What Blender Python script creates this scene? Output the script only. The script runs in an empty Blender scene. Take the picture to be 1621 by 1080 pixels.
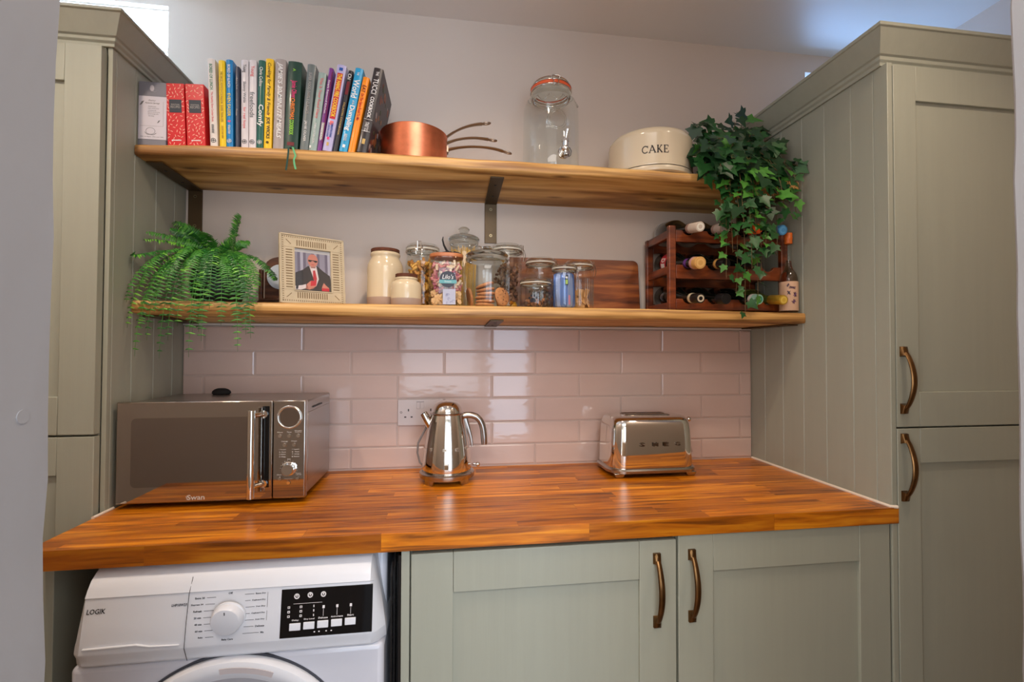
import bpy, bmesh, math, random
from mathutils import Vector, Matrix, Euler
PI = math.pi
C = bpy.context.scene.collection
Z0 = 1.376          # height of the top line of the wall tiles above the floor; all z below are measured from that line

# ------------------------------------------------------------------ camera, light, exposure
def make_camera():
    cd = bpy.data.cameras.new('camera'); co = bpy.data.objects.new('camera', cd); C.objects.link(co)
    yaw, pit, rol = 0.13934, 0.018536, -0.0028006
    def d(X, Y, Z):
        c, s = math.cos(rol), math.sin(rol); X, Z = c*X+s*Z, -s*X+c*Z
        c, s = math.cos(pit), math.sin(pit); Y, Z = c*Y-s*Z, s*Y+c*Z
        c, s = math.cos(yaw), math.sin(yaw); X, Y = c*X+s*Y, -s*X+c*Y
        return Vector((X, Y, Z))
    r, u, b = d(1, 0, 0), d(0, 0, 1), -d(0, 1, 0)
    m = Matrix(((r.x, u.x, b.x, 1.0614), (r.y, u.y, b.y, -1.5785), (r.z, u.z, b.z, -0.0715+Z0), (0, 0, 0, 1)))
    co.matrix_world = m
    cd.sensor_width = 36; cd.lens = 734.4/1621*36; cd.clip_start = 0.02; cd.clip_end = 60
    bpy.context.scene.camera = co
make_camera()
vs = bpy.context.scene.view_settings
vs.view_transform = 'Standard'; vs.look = 'None'; vs.gamma = 1; vs.use_curve_mapping = False
vs.exposure = EXPO = 0.0
bpy.context.scene.display_settings.display_device = 'sRGB'
W = bpy.data.worlds.new('daylight_sky'); bpy.context.scene.world = W; W.use_nodes = True
bg = W.node_tree.nodes['Background']; bg.inputs[0].default_value = (0.62, 0.80, 1.0, 1); bg.inputs[1].default_value = 2.2
def area(name, loc, rot, sx, sy, power, col):
    l = bpy.data.lights.new(name, 'AREA'); l.shape = 'RECTANGLE'; l.size = sx; l.size_y = sy; l.energy = power; l.color = col
    o = bpy.data.objects.new(name, l); C.objects.link(o); o.location = (loc[0], loc[1], loc[2]+Z0); o.rotation_euler = rot; return o
def spot(name, loc, power, col, size=0.03, ang=150, blend=0.8):
    l = bpy.data.lights.new(name, 'SPOT'); l.energy = power; l.color = col; l.shadow_soft_size = size; l.spot_size = math.radians(ang); l.spot_blend = blend
    o = bpy.data.objects.new(name, l); C.objects.link(o); o.location = (loc[0], loc[1], loc[2]+Z0); return o
HC = 1.058
WARM = (1.0, 0.80, 0.62)
LAMPS = [(0.16, -0.92), (1.12, -0.80), (2.10, -1.00)]
for (lx, ly), pw in zip(LAMPS, (34, 24, 21)):
    spot('downlight_glow', (lx, ly, HC-0.016), pw, WARM)
# daylight from hall window, garden door and clerestories, plus two added hall fills
area('hall_window_daylight', (0.95, -3.93, 0.18), (PI/2, 0, 0), 0.9, 1.5, 11, (0.90, 0.94, 1.0))
area('hall_garden_door_daylight', (2.02, -3.93, -0.28), (PI/2, 0, 0), 0.9, 2.0, 31, (0.66, 0.81, 1.0))
area('hall_left_fill', (-0.44, -2.75, -0.30), (PI/2, 0, -PI/2), 1.4, 1.5, 32, (1.0, 0.97, 0.93))  # added fill without a known window, brightens the doors on the right
area('hall_overhead_fill', (1.05, -2.7, 1.04), (0, 0, 0), 1.6, 1.4, 44, (1.0, 0.93, 0.86))  # added overhead fill, no known lamp there; lifts the hall walls
area('clerestory_daylight', (-0.06, 0.20, 0.86), (math.radians(-100), 0, 0), 0.46, 0.28, 28, (0.50, 0.70, 1.0))
area('clerestory_daylight', (2.60, 0.20, 0.84), (math.radians(-112), 0, 0), 0.36, 0.28, 4.0, (0.26, 0.50, 1.0))

# ------------------------------------------------------------------ mesh helpers
class MB:
    def __init__(s): s.v = []; s.f = []; s.m = []
    def add(s, vs, fs, mi=0, M=None, fn=None):
        b = len(s.v)
        for v in vs:
            v = Vector(v)
            if M is not None: v = M @ v
            if fn is not None: v = Vector(fn(v))
            s.v.append(tuple(v))
        for f in fs: s.f.append(tuple(b+i for i in f)); s.m.append(mi)
        return s
    def box(s, x0, x1, y0, y1, z0, z1, mi=0, M=None, fn=None):
        v = [(x0,y0,z0),(x1,y0,z0),(x1,y1,z0),(x0,y1,z0),(x0,y0,z1),(x1,y0,z1),(x1,y1,z1),(x0,y1,z1)]
        return s.add(v, [(0,3,2,1),(4,5,6,7),(0,1,5,4),(1,2,6,5),(2,3,7,6),(3,0,4,7)], mi, M, fn)
    def loft(s, rings, mi=0, M=None, closed=True, cap0=True, cap1=True, fn=None):
        n = len(rings[0]); vs = [p for r in rings for p in r]; fs = []
        for k in range(len(rings)-1):
            for i in range(n if closed else n-1):
                j = (i+1) % n
                fs.append((k*n+i, k*n+j, (k+1)*n+j, (k+1)*n+i))
        if cap0: fs.append(tuple(reversed(range(n))))
        if cap1: fs.append(tuple((len(rings)-1)*n+i for i in range(n)))
        return s.add(vs, fs, mi, M, fn)
    def lathe(s, prof, seg=32, mi=0, M=None, cap0=False, cap1=False, fn=None, rib=0, ribn=0):
        rings = []
        for r, z in prof:
            rings.append([((r+rib*math.cos(ribn*2*PI*i/seg))*math.cos(2*PI*i/seg), (r+rib*math.cos(ribn*2*PI*i/seg))*math.sin(2*PI*i/seg), z) for i in range(seg)])
        return s.loft(rings, mi, M, True, cap0, cap1, fn)
    def cyl(s, c, r, h, seg=24, mi=0, axis='z', M=None, r2=None):
        r2 = r if r2 is None else r2
        m = Matrix.Translation(c)
        if axis == 'y': m = m @ Matrix.Rotation(PI/2, 4, 'X')     # +z -> -y
        if axis == 'x': m = m @ Matrix.Rotation(PI/2, 4, 'Y')     # +z -> +x
        if M is not None: m = M @ m
        return s.lathe([(r,0),(r2,h)], seg, mi, m, True, True)
    def ball(s, c, r, mi=0, seg=16, rg=10, sc=(1,1,1), M=None):
        m = Matrix.Translation(c) @ Matrix.Diagonal((*sc,1))
        if M is not None: m = M @ m
        return s.lathe([(max(1e-5, r*math.sin(PI*k/rg)), -r*math.cos(PI*k/rg)) for k in range(rg+1)], seg, mi, m, True, True)
    def tube(s, pts, r, seg=8, mi=0, caps=True, M=None, sect=None):
        pts = [Vector(p) for p in pts]; n = len(pts); rr = r if isinstance(r, (list, tuple)) else [r]*n
        t0 = (pts[1]-pts[0]).normalized()
        up = Vector((0,0,1)) if abs(t0.z) < 0.9 else Vector((0,1,0))
        a = t0.cross(up).normalized(); rings = []
        for i in range(n):
            t = (pts[min(i+1,n-1)]-pts[max(i-1,0)])
            t = t.normalized() if t.length > 1e-9 else t0
            a = (a - t*a.dot(t))
            a = a.normalized() if a.length > 1e-6 else t.orthogonal().normalized()
            b = t.cross(a)
            if sect: rings.append([pts[i]+a*(p[0]*rr[i])+b*(p[1]*rr[i]) for p in sect])
            else: rings.append([pts[i]+a*(rr[i]*math.cos(2*PI*k/seg))+b*(rr[i]*math.sin(2*PI*k/seg)) for k in range(seg)])
        return s.loft(rings, mi, M, True, caps, caps)
    def prism(s, poly, y0, y1, mi=0, M=None, fn=None):
        """polygon in x,z extruded along y"""
        n = len(poly); vs = [(a, y0, b) for a, b in poly]+[(a, y1, b) for a, b in poly]
        fs = [tuple(range(n)), tuple(reversed(range(n, 2*n)))]+[(i, i+n, (i+1) % n+n, (i+1) % n) for i in range(n)]
        return s.add(vs, fs, mi, M, fn)
    def text(s, t, cx, cy, w, h, M, mi=0, ext=0.0004, shear=0.0, bold=0.0, fn=None, mono=False):
        """text fitted in a w by h box centred on cx,cy in the plane of M (x right, y up, z out)"""
        vs, fs = text_geo(t, shear, bold)
        if not vs: return s
        x0 = min(v[0] for v in vs); x1 = max(v[0] for v in vs); y0 = min(v[1] for v in vs); y1 = max(v[1] for v in vs)
        sx = w/max(1e-6, x1-x0); sy = h/max(1e-6, y1-y0)
        vv = [((v[0]-(x0+x1)/2)*sx+cx, (v[1]-(y0+y1)/2)*sy+cy, v[2]*ext) for v in vs]
        return s.add(vv, fs, mi, M, fn)

_tg = {}
def text_geo(t, shear=0.0, bold=0.0):
    k = (t, shear, bold)
    if k in _tg: return _tg[k]
    cu = bpy.data.curves.new('lettering', 'FONT'); cu.body = t; cu.size = 1; cu.shear = shear; cu.offset = bold; cu.resolution_u = 2; cu.extrude = 0.5
    o = bpy.data.objects.new('lettering', cu); C.objects.link(o)
    dg = bpy.context.evaluated_depsgraph_get(); ev = o.evaluated_get(dg); me = ev.to_mesh()
    vs = [(v.co.x, v.co.y, v.co.z+0.5) for v in me.vertices]; fs = [tuple(p.vertices) for p in me.polygons]
    ev.to_mesh_clear(); bpy.data.objects.remove(o); bpy.data.curves.remove(cu)
    _tg[k] = (vs, fs); return _tg[k]

def facing(x, y, z, rz=0.0, tilt=0.0):
    """plane whose local x runs to the right, local y up, local z towards -y of the room"""
    return Matrix.Translation((x, y, z)) @ Matrix.Rotation(rz, 4, 'Z') @ Matrix.Rotation(PI/2+tilt, 4, 'X')
def spine(x, y, z):
    """text plane reading downwards, letters' tops towards +x, facing -y"""
    return Matrix(((0,1,0,x),(0,0,-1,y),(-1,0,0,z),(0,0,0,1)))

def finish(me, angle):
    bm = bmesh.new(); bm.from_mesh(me); bmesh.ops.recalc_face_normals(bm, faces=bm.faces); bm.to_mesh(me); bm.free()
    if angle is not None:
        for p in me.polygons: p.use_smooth = True
        me.set_sharp_from_angle(angle=math.radians(angle))
def obj(name, mb, mats, parent=None, bevel=0.0, angle=35, loc=None, recalc=True, seg=2):
    me = bpy.data.meshes.new(name); me.from_pydata(mb.v, [], mb.f); me.update()
    if not isinstance(mats, (list, tuple)): mats = [mats]
    for m in mats: me.materials.append(m)
    for p, mi in zip(me.polygons, mb.m): p.material_index = mi
    if recalc: finish(me, angle)
    elif angle is not None:
        for p in me.polygons: p.use_smooth = True
        me.set_sharp_from_angle(angle=math.radians(angle))
    o = bpy.data.objects.new(name, me); C.objects.link(o)
    if parent is not None: o.parent = parent
    if loc is not None: o.location = loc if parent is not None else (loc[0], loc[1], loc[2]+Z0)
    elif parent is None: o.location = (0, 0, Z0)
    if bevel:
        b = o.modifiers.new('soft_edges', 'BEVEL'); b.width = bevel; b.segments = seg; b.limit_method = 'ANGLE'; b.angle_limit = math.radians(40); b.harden_normals = False
    return o
def tag(o, label=None, cat=None, group=None, kind=None):
    if label: o['label'] = label
    if cat: o['category'] = cat
    if group: o['group'] = group
    if kind: o['kind'] = kind
    return o
def thing(name, label, cat, loc, group=None, rz=0.0):
    o = bpy.data.objects.new(name, None); C.objects.link(o); o.empty_display_size = 0.05
    o.location = (loc[0], loc[1], loc[2]+Z0); o.rotation_euler = (0, 0, rz)
    return tag(o, label, cat, group)
def struct(name, mb, mats, **k): return tag(obj(name, mb, mats, **k), kind='structure')
def copy_tree(o, loc=None, label=None, parent=None):
    c = o.copy(); C.objects.link(c)
    if parent is not None: c.parent = parent
    for ch in list(o.children): copy_tree(ch, parent=c)
    if loc is not None: c.location = (loc[0], loc[1], loc[2]+Z0)
    if label: c['label'] = label
    return c

# ------------------------------------------------------------------ materials
def lin(c): return tuple((x/255/12.92 if x/255 <= 0.04045 else ((x/255+0.055)/1.055)**2.4) for x in c)
_mats = {}
def mat(name, rgb, rough=0.5, metal=0.0, coat=0.0, bump=0.0, bscale=(40,40,40), var=0.0, vscale=(5,5,5), spec=None, trans=0.0, ior=1.45, bdist=0.002, sheen=0, sub=0.0, detail=3):
    if name in _mats: return _mats[name]
    m = bpy.data.materials.new(name); m.use_nodes = True; nt = m.node_tree; b = nt.nodes['Principled BSDF']
    col = lin(rgb)+(1,); b.inputs['Base Color'].default_value = col
    b.inputs['Roughness'].default_value = rough; b.inputs['Metallic'].default_value = metal; b.inputs['IOR'].default_value = ior
    b.inputs['Coat Weight'].default_value = coat; b.inputs['Coat Roughness'].default_value = 0.08
    b.inputs['Transmission Weight'].default_value = trans
    if spec is not None: b.inputs['Specular IOR Level'].default_value = spec
    if sub: b.inputs['Subsurface Weight'].default_value = sub; b.inputs['Subsurface Radius'].default_value = (0.01, 0.006, 0.003)
    if bump or var:
        tc = nt.nodes.new('ShaderNodeTexCoord')
    if bump:
        mp = nt.nodes.new('ShaderNodeMapping'); mp.inputs['Scale'].default_value = bscale
        n = nt.nodes.new('ShaderNodeTexNoise'); n.inputs['Scale'].default_value = 1; n.inputs['Detail'].default_value = detail
        bu = nt.nodes.new('ShaderNodeBump'); bu.inputs['Strength'].default_value = bump; bu.inputs['Distance'].default_value = bdist
        nt.links.new(tc.outputs['Object'], mp.inputs[0]); nt.links.new(mp.outputs[0], n.inputs['Vector'])
        nt.links.new(n.outputs['Fac'], bu.inputs['Height']); nt.links.new(bu.outputs[0], b.inputs['Normal'])
    if var:
        mp = nt.nodes.new('ShaderNodeMapping'); mp.inputs['Scale'].default_value = vscale
        n = nt.nodes.new('ShaderNodeTexNoise'); n.inputs['Scale'].default_value = 1; n.inputs['Detail'].default_value = 4
        mr = nt.nodes.new('ShaderNodeMapRange'); mr.inputs['From Min'].default_value = 0.3; mr.inputs['From Max'].default_value = 0.7
        mr.inputs['To Min'].default_value = 1-var; mr.inputs['To Max'].default_value = 1+var
        mx = nt.nodes.new('ShaderNodeVectorMath'); mx.operation = 'SCALE'; mx.inputs[0].default_value = col[:3]
        nt.links.new(tc.outputs['Object'], mp.inputs[0]); nt.links.new(mp.outputs[0], n.inputs['Vector'])
        nt.links.new(n.outputs['Fac'], mr.inputs[0]); nt.links.new(mr.outputs[0], mx.inputs['Scale']); nt.links.new(mx.outputs[0], b.inputs['Base Color'])
    _mats[name] = m; return m

def wood(name, c_dark, c_mid, c_light, grain=(2.5, 45, 45), stave=None, rough=0.35, knots=False, axis='x', coat=0.0, contrast=1.0):
    m = bpy.data.materials.new(name); m.use_nodes = True; nt = m.node_tree; N = nt.nodes; L = nt.links; b = N['Principled BSDF']
    b.inputs['Roughness'].default_value = rough; b.inputs['Coat Weight'].default_value = coat; b.inputs['Coat Roughness'].default_value = 0.2
    tc = N.new('ShaderNodeTexCoord'); mp = N.new('ShaderNodeMapping'); mp.inputs['Scale'].default_value = grain
    L.new(tc.outputs['Object'], mp.inputs[0])
    n1 = N.new('ShaderNodeTexNoise'); n1.inputs['Scale'].default_value = 1; n1.inputs['Detail'].default_value = 6; n1.inputs['Distortion'].default_value = 0.6
    src = mp.outputs[0]
    if stave:
        br = N.new('ShaderNodeTexBrick'); br.offset = 0.37; br.offset_frequency = 2; br.squash = 1.0
        br.inputs['Scale'].default_value = 1; br.inputs['Brick Width'].default_value = stave[0]; br.inputs['Row Height'].default_value = stave[1]
        br.inputs['Mortar Size'].default_value = 0.0004; br.inputs['Mortar Smooth'].default_value = 0; br.inputs['Bias'].default_value = 0
        br.inputs['Color1'].default_value = (0,0,0,1); br.inputs['Color2'].default_value = (1,1,1,1); br.inputs['Mortar'].default_value = (0.05,0.05,0.05,1)
        wob = N.new('ShaderNodeTexWhiteNoise'); wob.noise_dimensions = '1D'
        sp = N.new('ShaderNodeSeparateXYZ'); L.new(tc.outputs['Object'], sp.inputs[0])
        dv = N.new('ShaderNodeMath'); dv.operation = 'DIVIDE'; dv.inputs[1].default_value = stave[1]; L.new(sp.outputs['Y'], dv.inputs[0])
        fl = N.new('ShaderNodeMath'); fl.operation = 'FLOOR'; L.new(dv.outputs[0], fl.inputs[0]); L.new(fl.outputs[0], wob.inputs['W'])
        sc = N.new('ShaderNodeMath'); sc.operation = 'MULTIPLY_ADD'; sc.inputs[1].default_value = 0.7; L.new(wob.outputs['Value'], sc.inputs[0]); L.new(sp.outputs['X'], sc.inputs[2])
        cb = N.new('ShaderNodeCombineXYZ'); L.new(sc.outputs[0], cb.inputs[0]); L.new(sp.outputs['Y'], cb.inputs[1])
        L.new(cb.outputs[0], br.inputs['Vector'])
        ad = N.new('ShaderNodeVectorMath'); ad.operation = 'MULTIPLY_ADD'; ad.inputs[1].default_value = (3.1, 17.0, 9.0)
        L.new(br.outputs['Color'], ad.inputs[0]); L.new(mp.outputs[0], ad.inputs[2]); src = ad.outputs[0]
    L.new(src, n1.inputs['Vector'])
    rp = N.new('ShaderNodeValToRGB'); e = rp.color_ramp.elements
    e[0].position = 0.5-0.18/contrast; e[0].color = lin(c_dark)+(1,); e[1].position = 0.5+0.18/contrast; e[1].color = lin(c_light)+(1,)
    k = e.new(0.5); k.color = lin(c_mid)+(1,)
    L.new(n1.outputs['Fac'], rp.inputs[0]); out = rp.outputs[0]
    if stave:
        mx = N.new('ShaderNodeMix'); mx.data_type = 'RGBA'; mx.blend_type = 'MULTIPLY'; mx.inputs[0].default_value = 1.0
        r2 = N.new('ShaderNodeValToRGB'); r2.color_ramp.elements[0].color = (0.58,0.50,0.44,1); r2.color_ramp.elements[1].color = (1.28,1.26,1.20,1)
        L.new(br.outputs['Color'], r2.inputs[0]); L.new(out, mx.inputs[6]); L.new(r2.outputs[0], mx.inputs[7]); out = mx.outputs[2]
    if knots:
        vo = N.new('ShaderNodeTexVoronoi'); vo.inputs['Scale'].default_value = 1
        m2 = N.new('ShaderNodeMapping'); m2.inputs['Scale'].default_value = (4.0, 12, 12); L.new(tc.outputs['Object'], m2.inputs[0]); L.new(m2.outputs[0], vo.inputs['Vector'])
        r3 = N.new('ShaderNodeValToRGB'); r3.color_ramp.elements[0].position = 0.04; r3.color_ramp.elements[0].color = (0.16,0.09,0.05,1); r3.color_ramp.elements[1].position = 0.15; r3.color_ramp.elements[1].color = (1,1,1,1)
        mx = N.new('ShaderNodeMix'); mx.data_type = 'RGBA'; mx.blend_type = 'MULTIPLY'; mx.inputs[0].default_value = 0.85
        L.new(vo.outputs['Distance'], r3.inputs[0]); L.new(out, mx.inputs[6]); L.new(r3.outputs[0], mx.inputs[7]); out = mx.outputs[2]
        # broad worn patches
        n2 = N.new('ShaderNodeTexNoise'); n2.inputs['Scale'].default_value = 1; n2.inputs['Detail'].default_value = 3
        m3 = N.new('ShaderNodeMapping'); m3.inputs['Scale'].default_value = (1.6, 9, 60); L.new(tc.outputs['Object'], m3.inputs[0]); L.new(m3.outputs[0], n2.inputs['Vector'])
        r4 = N.new('ShaderNodeValToRGB'); r4.color_ramp.elements[0].position = 0.36; r4.color_ramp.elements[0].color = (0.50,0.42,0.34,1); r4.color_ramp.elements[1].position = 0.5; r4.color_ramp.elements[1].color = (1,1,1,1)
        mx = N.new('ShaderNodeMix'); mx.data_type = 'RGBA'; mx.blend_type = 'MULTIPLY'; mx.inputs[0].default_value = 1
        L.new(n2.outputs['Fac'], r4.inputs[0]); L.new(out, mx.inputs[6]); L.new(r4.outputs[0], mx.inputs[7]); out = mx.outputs[2]
    L.new(out, b.inputs['Base Color'])
    bu = N.new('ShaderNodeBump'); bu.inputs['Strength'].default_value = 0.3; bu.inputs['Distance'].default_value = 0.0006
    L.new(n1.outputs['Fac'], bu.inputs['Height']); L.new(bu.outputs[0], b.inputs['Normal'])
    _mats[name] = m; return m

def thin_glass(name, tint=(0.94, 0.96, 0.95), rough=0.02):
    m = bpy.data.materials.new(name); m.use_nodes = True; nt = m.node_tree; N = nt.nodes; L = nt.links; N.remove(N['Principled BSDF'])
    t = N.new('ShaderNodeBsdfTransparent'); t.inputs[0].default_value = tint+(1,)
    g = N.new('ShaderNodeBsdfGlossy'); g.inputs['Roughness'].default_value = rough; g.inputs[0].default_value = (1,1,1,1)
    fr = N.new('ShaderNodeFresnel'); ge = N.new('ShaderNodeNewGeometry'); io = N.new('ShaderNodeMapRange')
    io.inputs['To Min'].default_value = 1.5; io.inputs['To Max'].default_value = 1/1.5      # a thin sheet: the same from both sides
    L.new(ge.outputs['Backfacing'], io.inputs['Value']); L.new(io.outputs[0], fr.inputs['IOR'])
    mx = N.new('ShaderNodeMixShader'); L.new(fr.outputs[0], mx.inputs[0]); L.new(t.outputs[0], mx.inputs[1]); L.new(g.outputs[0], mx.inputs[2])
    L.new(mx.outputs[0], N['Material Output'].inputs['Surface']); _mats[name] = m; return m
def emit(name, rgb, s):
    m = bpy.data.materials.new(name); m.use_nodes = True; nt = m.node_tree; b = nt.nodes['Principled BSDF']
    b.inputs['Emission Color'].default_value = lin(rgb)+(1,); b.inputs['Emission Strength'].default_value = s; return m

SAGE = mat('sage_painted_wood', (158,160,146), 0.42, bump=0.35, bscale=(160,160,5), bdist=0.0006, var=0.02, vscale=(60,60,3))
SAGE_FLAT = mat('sage_paint_smooth', (148,151,138), 0.4)
PLASTER = mat('warm_white_plaster', (206,192,180), 0.65, bump=0.15, bscale=(9,9,9), bdist=0.004, var=0.02, vscale=(2,2,2))
CEIL = mat('ceiling_white_paint', (230,224,219), 0.45, bump=0.25, bscale=(5,5,5), bdist=0.006)
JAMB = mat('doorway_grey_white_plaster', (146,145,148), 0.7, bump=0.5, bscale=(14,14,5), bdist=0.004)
HALL = mat('hall_pale_paint', (225,222,215), 0.7)
TILE = mat('blush_glazed_tile', (204,180,170), 0.07, coat=0.0, bump=0.35, bscale=(26,26,60), bdist=0.0010, var=0.05, vscale=(4,4,8), detail=1)
GROUT = mat('grout', (196,176,166), 0.8)
WHITE = mat('white_trim', (214,210,206), 0.4)
SILIC = mat('white_silicone_bead', (226,212,196), 0.35)
WORK = wood('oiled_oak_staves', (124,66,2), (190,108,6), (220,144,24), grain=(5, 70, 70), stave=(0.46, 0.042), rough=0.32, coat=0.10)
PINE = wood('waxed_reclaimed_pine', (146,100,50), (202,154,88), (222,180,116), grain=(2.2, 26, 60), rough=0.45, knots=True)
ACACIA = wood('acacia_board', (58,26,10), (122,62,26), (166,98,46), grain=(4, 30, 34), rough=0.35)
RACKW = wood('mahogany_stained_wood', (60,22,8), (108,48,20), (140,70,32), grain=(9, 9, 40), rough=0.3, coat=0.3)
FLOORM = wood('brown_floor_boards', (84,62,44), (122,94,68), (150,118,90), grain=(30, 2, 30), rough=0.5)
CHROME = mat('polished_steel', (225,222,216), 0.035, 1.0)
STEEL = mat('brushed_steel', (168,160,152), 0.28, 1.0, bump=0.1, bscale=(400,400,20), bdist=0.0003)
SATIN = mat('satin_steel', (176,168,160), 0.2, 1.0)
BRASS = mat('antique_brass', (118,88,56), 0.3, 1.0, var=0.35, vscale=(60,60,25))
BRONZE = mat('dark_brown_steel', (92,74,52), 0.42, 0.6, var=0.1, vscale=(20,20,20))
COPPER = mat('hammered_copper', (224,132,94), 0.36, 1.0, var=0.28, vscale=(16,16,16), bump=0.12, bscale=(30,30,30))
BLACK = mat('black_plastic', (18,17,18), 0.35)
GLOSSBLACK = mat('gloss_black_panel', (12,12,14), 0.06)
MIRROR = mat('smoked_mirror_glass', (186,182,178), 0.03, 1.0)
APPL = mat('white_appliance_plastic', (216,218,224), 0.3, coat=0.2)
APPL2 = mat('white_enamel', (200,201,210), 0.25, coat=0.3)
GREYTXT = mat('dark_grey_print', (40,38,40), 0.5)
GLASS = thin_glass('clear_jar_glass')
PANE = thin_glass('window_pane_glass', (0.97,0.99,1.0))
THICK = mat('pressed_glass', (230,233,228), 0.03, trans=1.0, ior=1.35)
RUBBER = mat('white_rubber_seal', (214,206,190), 0.5)
WIRE = mat('bright_steel_wire', (200,194,186), 0.18, 1.0)
CREAM = mat('cream_glaze', (208,188,154), 0.16, coat=0.3)
STONE = mat('bare_stoneware', (168,142,124), 0.7)
CORKD = mat('dark_cork', (92,48,26), 0.8, var=0.3, vscale=(90,90,90))
LEAFG = [mat('ivy_leaf_dark', (22,58,28), 0.42, var=0.25, vscale=(40,40,40)), mat('ivy_leaf_green', (34,82,36), 0.42, var=0.25, vscale=(40,40,40)), mat('ivy_leaf_bright', (70,130,46), 0.42, var=0.2, vscale=(40,40,40))]
FERNG = [mat('fern_green', (62,126,44), 0.42, var=0.25, vscale=(25,25,25)), mat('fern_dark', (34,92,34), 0.35, var=0.25, vscale=(25,25,25)), mat('fern_bright', (104,168,56), 0.35)]
STEM = mat('brown_stem', (108,88,56), 0.6)
# ------------------------------------------------------------------ the setting
XL, XR, WT = 0.2483, 2.172, -0.466
RXL, RXR = -0.42, 2.82
FY0, FY1 = -1.42, -1.22           # thickness of the front wall with the doorway
JX0, JX1 = 0.795, 1.578           # doorway
FLOOR = -Z0
m = MB(); m.box(RXL-0.2, RXR+0.2, -4.1, 0.3, FLOOR-0.1, FLOOR); struct('floor', m, FLOORM, angle=None)
m = MB(); m.box(RXL-0.2, RXR+0.2, -4.1, 0.3, HC, HC+0.12); struct('ceiling', m, CEIL, angle=None)
WIN1 = (-0.34, 0.187, 0.66, 1.007); WIN2 = (2.408, 2.79, 0.66, 0.99)
m = MB()
def slab(x0, x1, z0, z1): m.box(x0, x1, 0, 0.25, z0, z1)
slab(RXL-0.2, WIN1[0], FLOOR, HC); slab(WIN1[0], WIN1[1], FLOOR, WIN1[2]); slab(WIN1[0], WIN1[1], WIN1[3], HC)
slab(WIN1[1], WIN2[0], FLOOR, HC); slab(WIN2[0], WIN2[1], FLOOR, WIN2[2]); slab(WIN2[0], WIN2[1], WIN2[3], HC); slab(WIN2[1], RXR+0.2, FLOOR, HC)
wb = struct('wall_back', m, PLASTER, angle=None)
for i, w in enumerate((WIN1, WIN2)):
    m = MB(); t = 0.022
    x0, x1, z0, z1 = w
    yy = 0.02 if i == 0 else 0.10
    m.box(x0, x1, yy, yy+0.04, z0, z0+t); m.box(x0, x1, yy, yy+0.04, z1-0.004, z1); m.box(x0, x0+t, yy, yy+0.04, z0, z1); m.box(x1-0.004, x1, yy, yy+0.04, z0, z1)
    m.box(x0, x1, yy, yy+0.03, 0.868, 0.876)
    wf = tag(obj('window_%d' % (i+1), m, WHITE, angle=None), kind='structure')
    m = MB(); m.box(x0+t, x1-0.005, yy+0.015, yy+0.019, z0+t, z1-0.005); p = obj('window_pane', m, PANE, wf, angle=None, recalc=False)
m = MB(); m.box(RXL-0.15, RXL, FY1, 0, FLOOR, HC); struct('wall_left', m, PLASTER, angle=None)
m = MB(); m.box(RXR, RXR+0.15, FY1, 0, FLOOR, HC); struct('wall_right', m, PLASTER, angle=None)
# front wall with the doorway the picture is taken through: reveals with an uneven plaster edge
random.seed(4)
def wavy(x, side):
    mm = MB(); n = 60; rings = []
    for k in range(n+1):
        z = FLOOR+(HC-FLOOR)*k/n; e = 0.0012*math.sin(k*1.7)+random.uniform(-0.001, 0.001)
        if side < 0: r = [(RXL-0.15, FY0, z), (x+e*0.5, FY0, z), (x+e, FY1-0.004, z), (x+e-0.004, FY1, z), (RXL-0.15, FY1, z)]
        else: r = [(RXR+0.15, FY0, z), (x+e*0.5, FY0, z), (x+e, FY1-0.004, z), (x+e+0.004, FY1, z), (RXR+0.15, FY1, z)]
        rings.append(r)
    mm.loft(rings)
    for q in range(5*n): mm.m[q] = 1 if q % 5 == 3 else 0
    return mm
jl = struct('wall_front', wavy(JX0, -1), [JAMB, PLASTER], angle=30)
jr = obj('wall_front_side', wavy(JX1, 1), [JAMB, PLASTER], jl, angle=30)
# small round plaster blemish on the reveal
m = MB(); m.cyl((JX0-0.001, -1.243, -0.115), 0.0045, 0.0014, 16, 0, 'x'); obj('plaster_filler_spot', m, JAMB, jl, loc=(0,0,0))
# the hall behind the camera
m = MB()
m.box(RXL-0.2, 0.49, -4.1, -3.9, FLOOR, HC); m.box(2.48, RXR+0.2, -4.1, -3.9, FLOOR, HC); m.box(1.41, 1.56, -4.1, -3.9, FLOOR, HC); m.box(0.49, 2.48, -4.1, -3.9, 0.95, HC); m.box(0.49, 1.56, -4.1, -3.9, FLOOR, -0.58); m.box(1.56, 2.48, -4.1, -3.9, FLOOR, FLOOR+0.06)
struct('wall_hall', m, HALL, angle=None)
m = MB(); m.box(RXL-0.2, RXL-0.05, -4.1, -3.45, FLOOR, HC); m.box(RXL-0.2, RXL-0.05, -2.05, FY0, FLOOR, HC); m.box(RXL-0.2, RXL-0.05, -3.45, -2.05, FLOOR, -1.05); m.box(RXL-0.2, RXL-0.05, -3.45, -2.05, 0.46, HC); struct('wall_hall_left', m, HALL, angle=None)
m = MB(); m.box(RXR+0.05, RXR+0.2, -4.1, FY0, FLOOR, HC); struct('wall_hall_right', m, HALL, angle=None)
m = MB(); m.box(RXL-0.04, 1.50, -3.899, -3.55, FLOOR, -0.64); struct('reflection_block_1', m, FLOORM, angle=None)      # unseen dark block, added to dim what the lower tiles reflect
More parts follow.
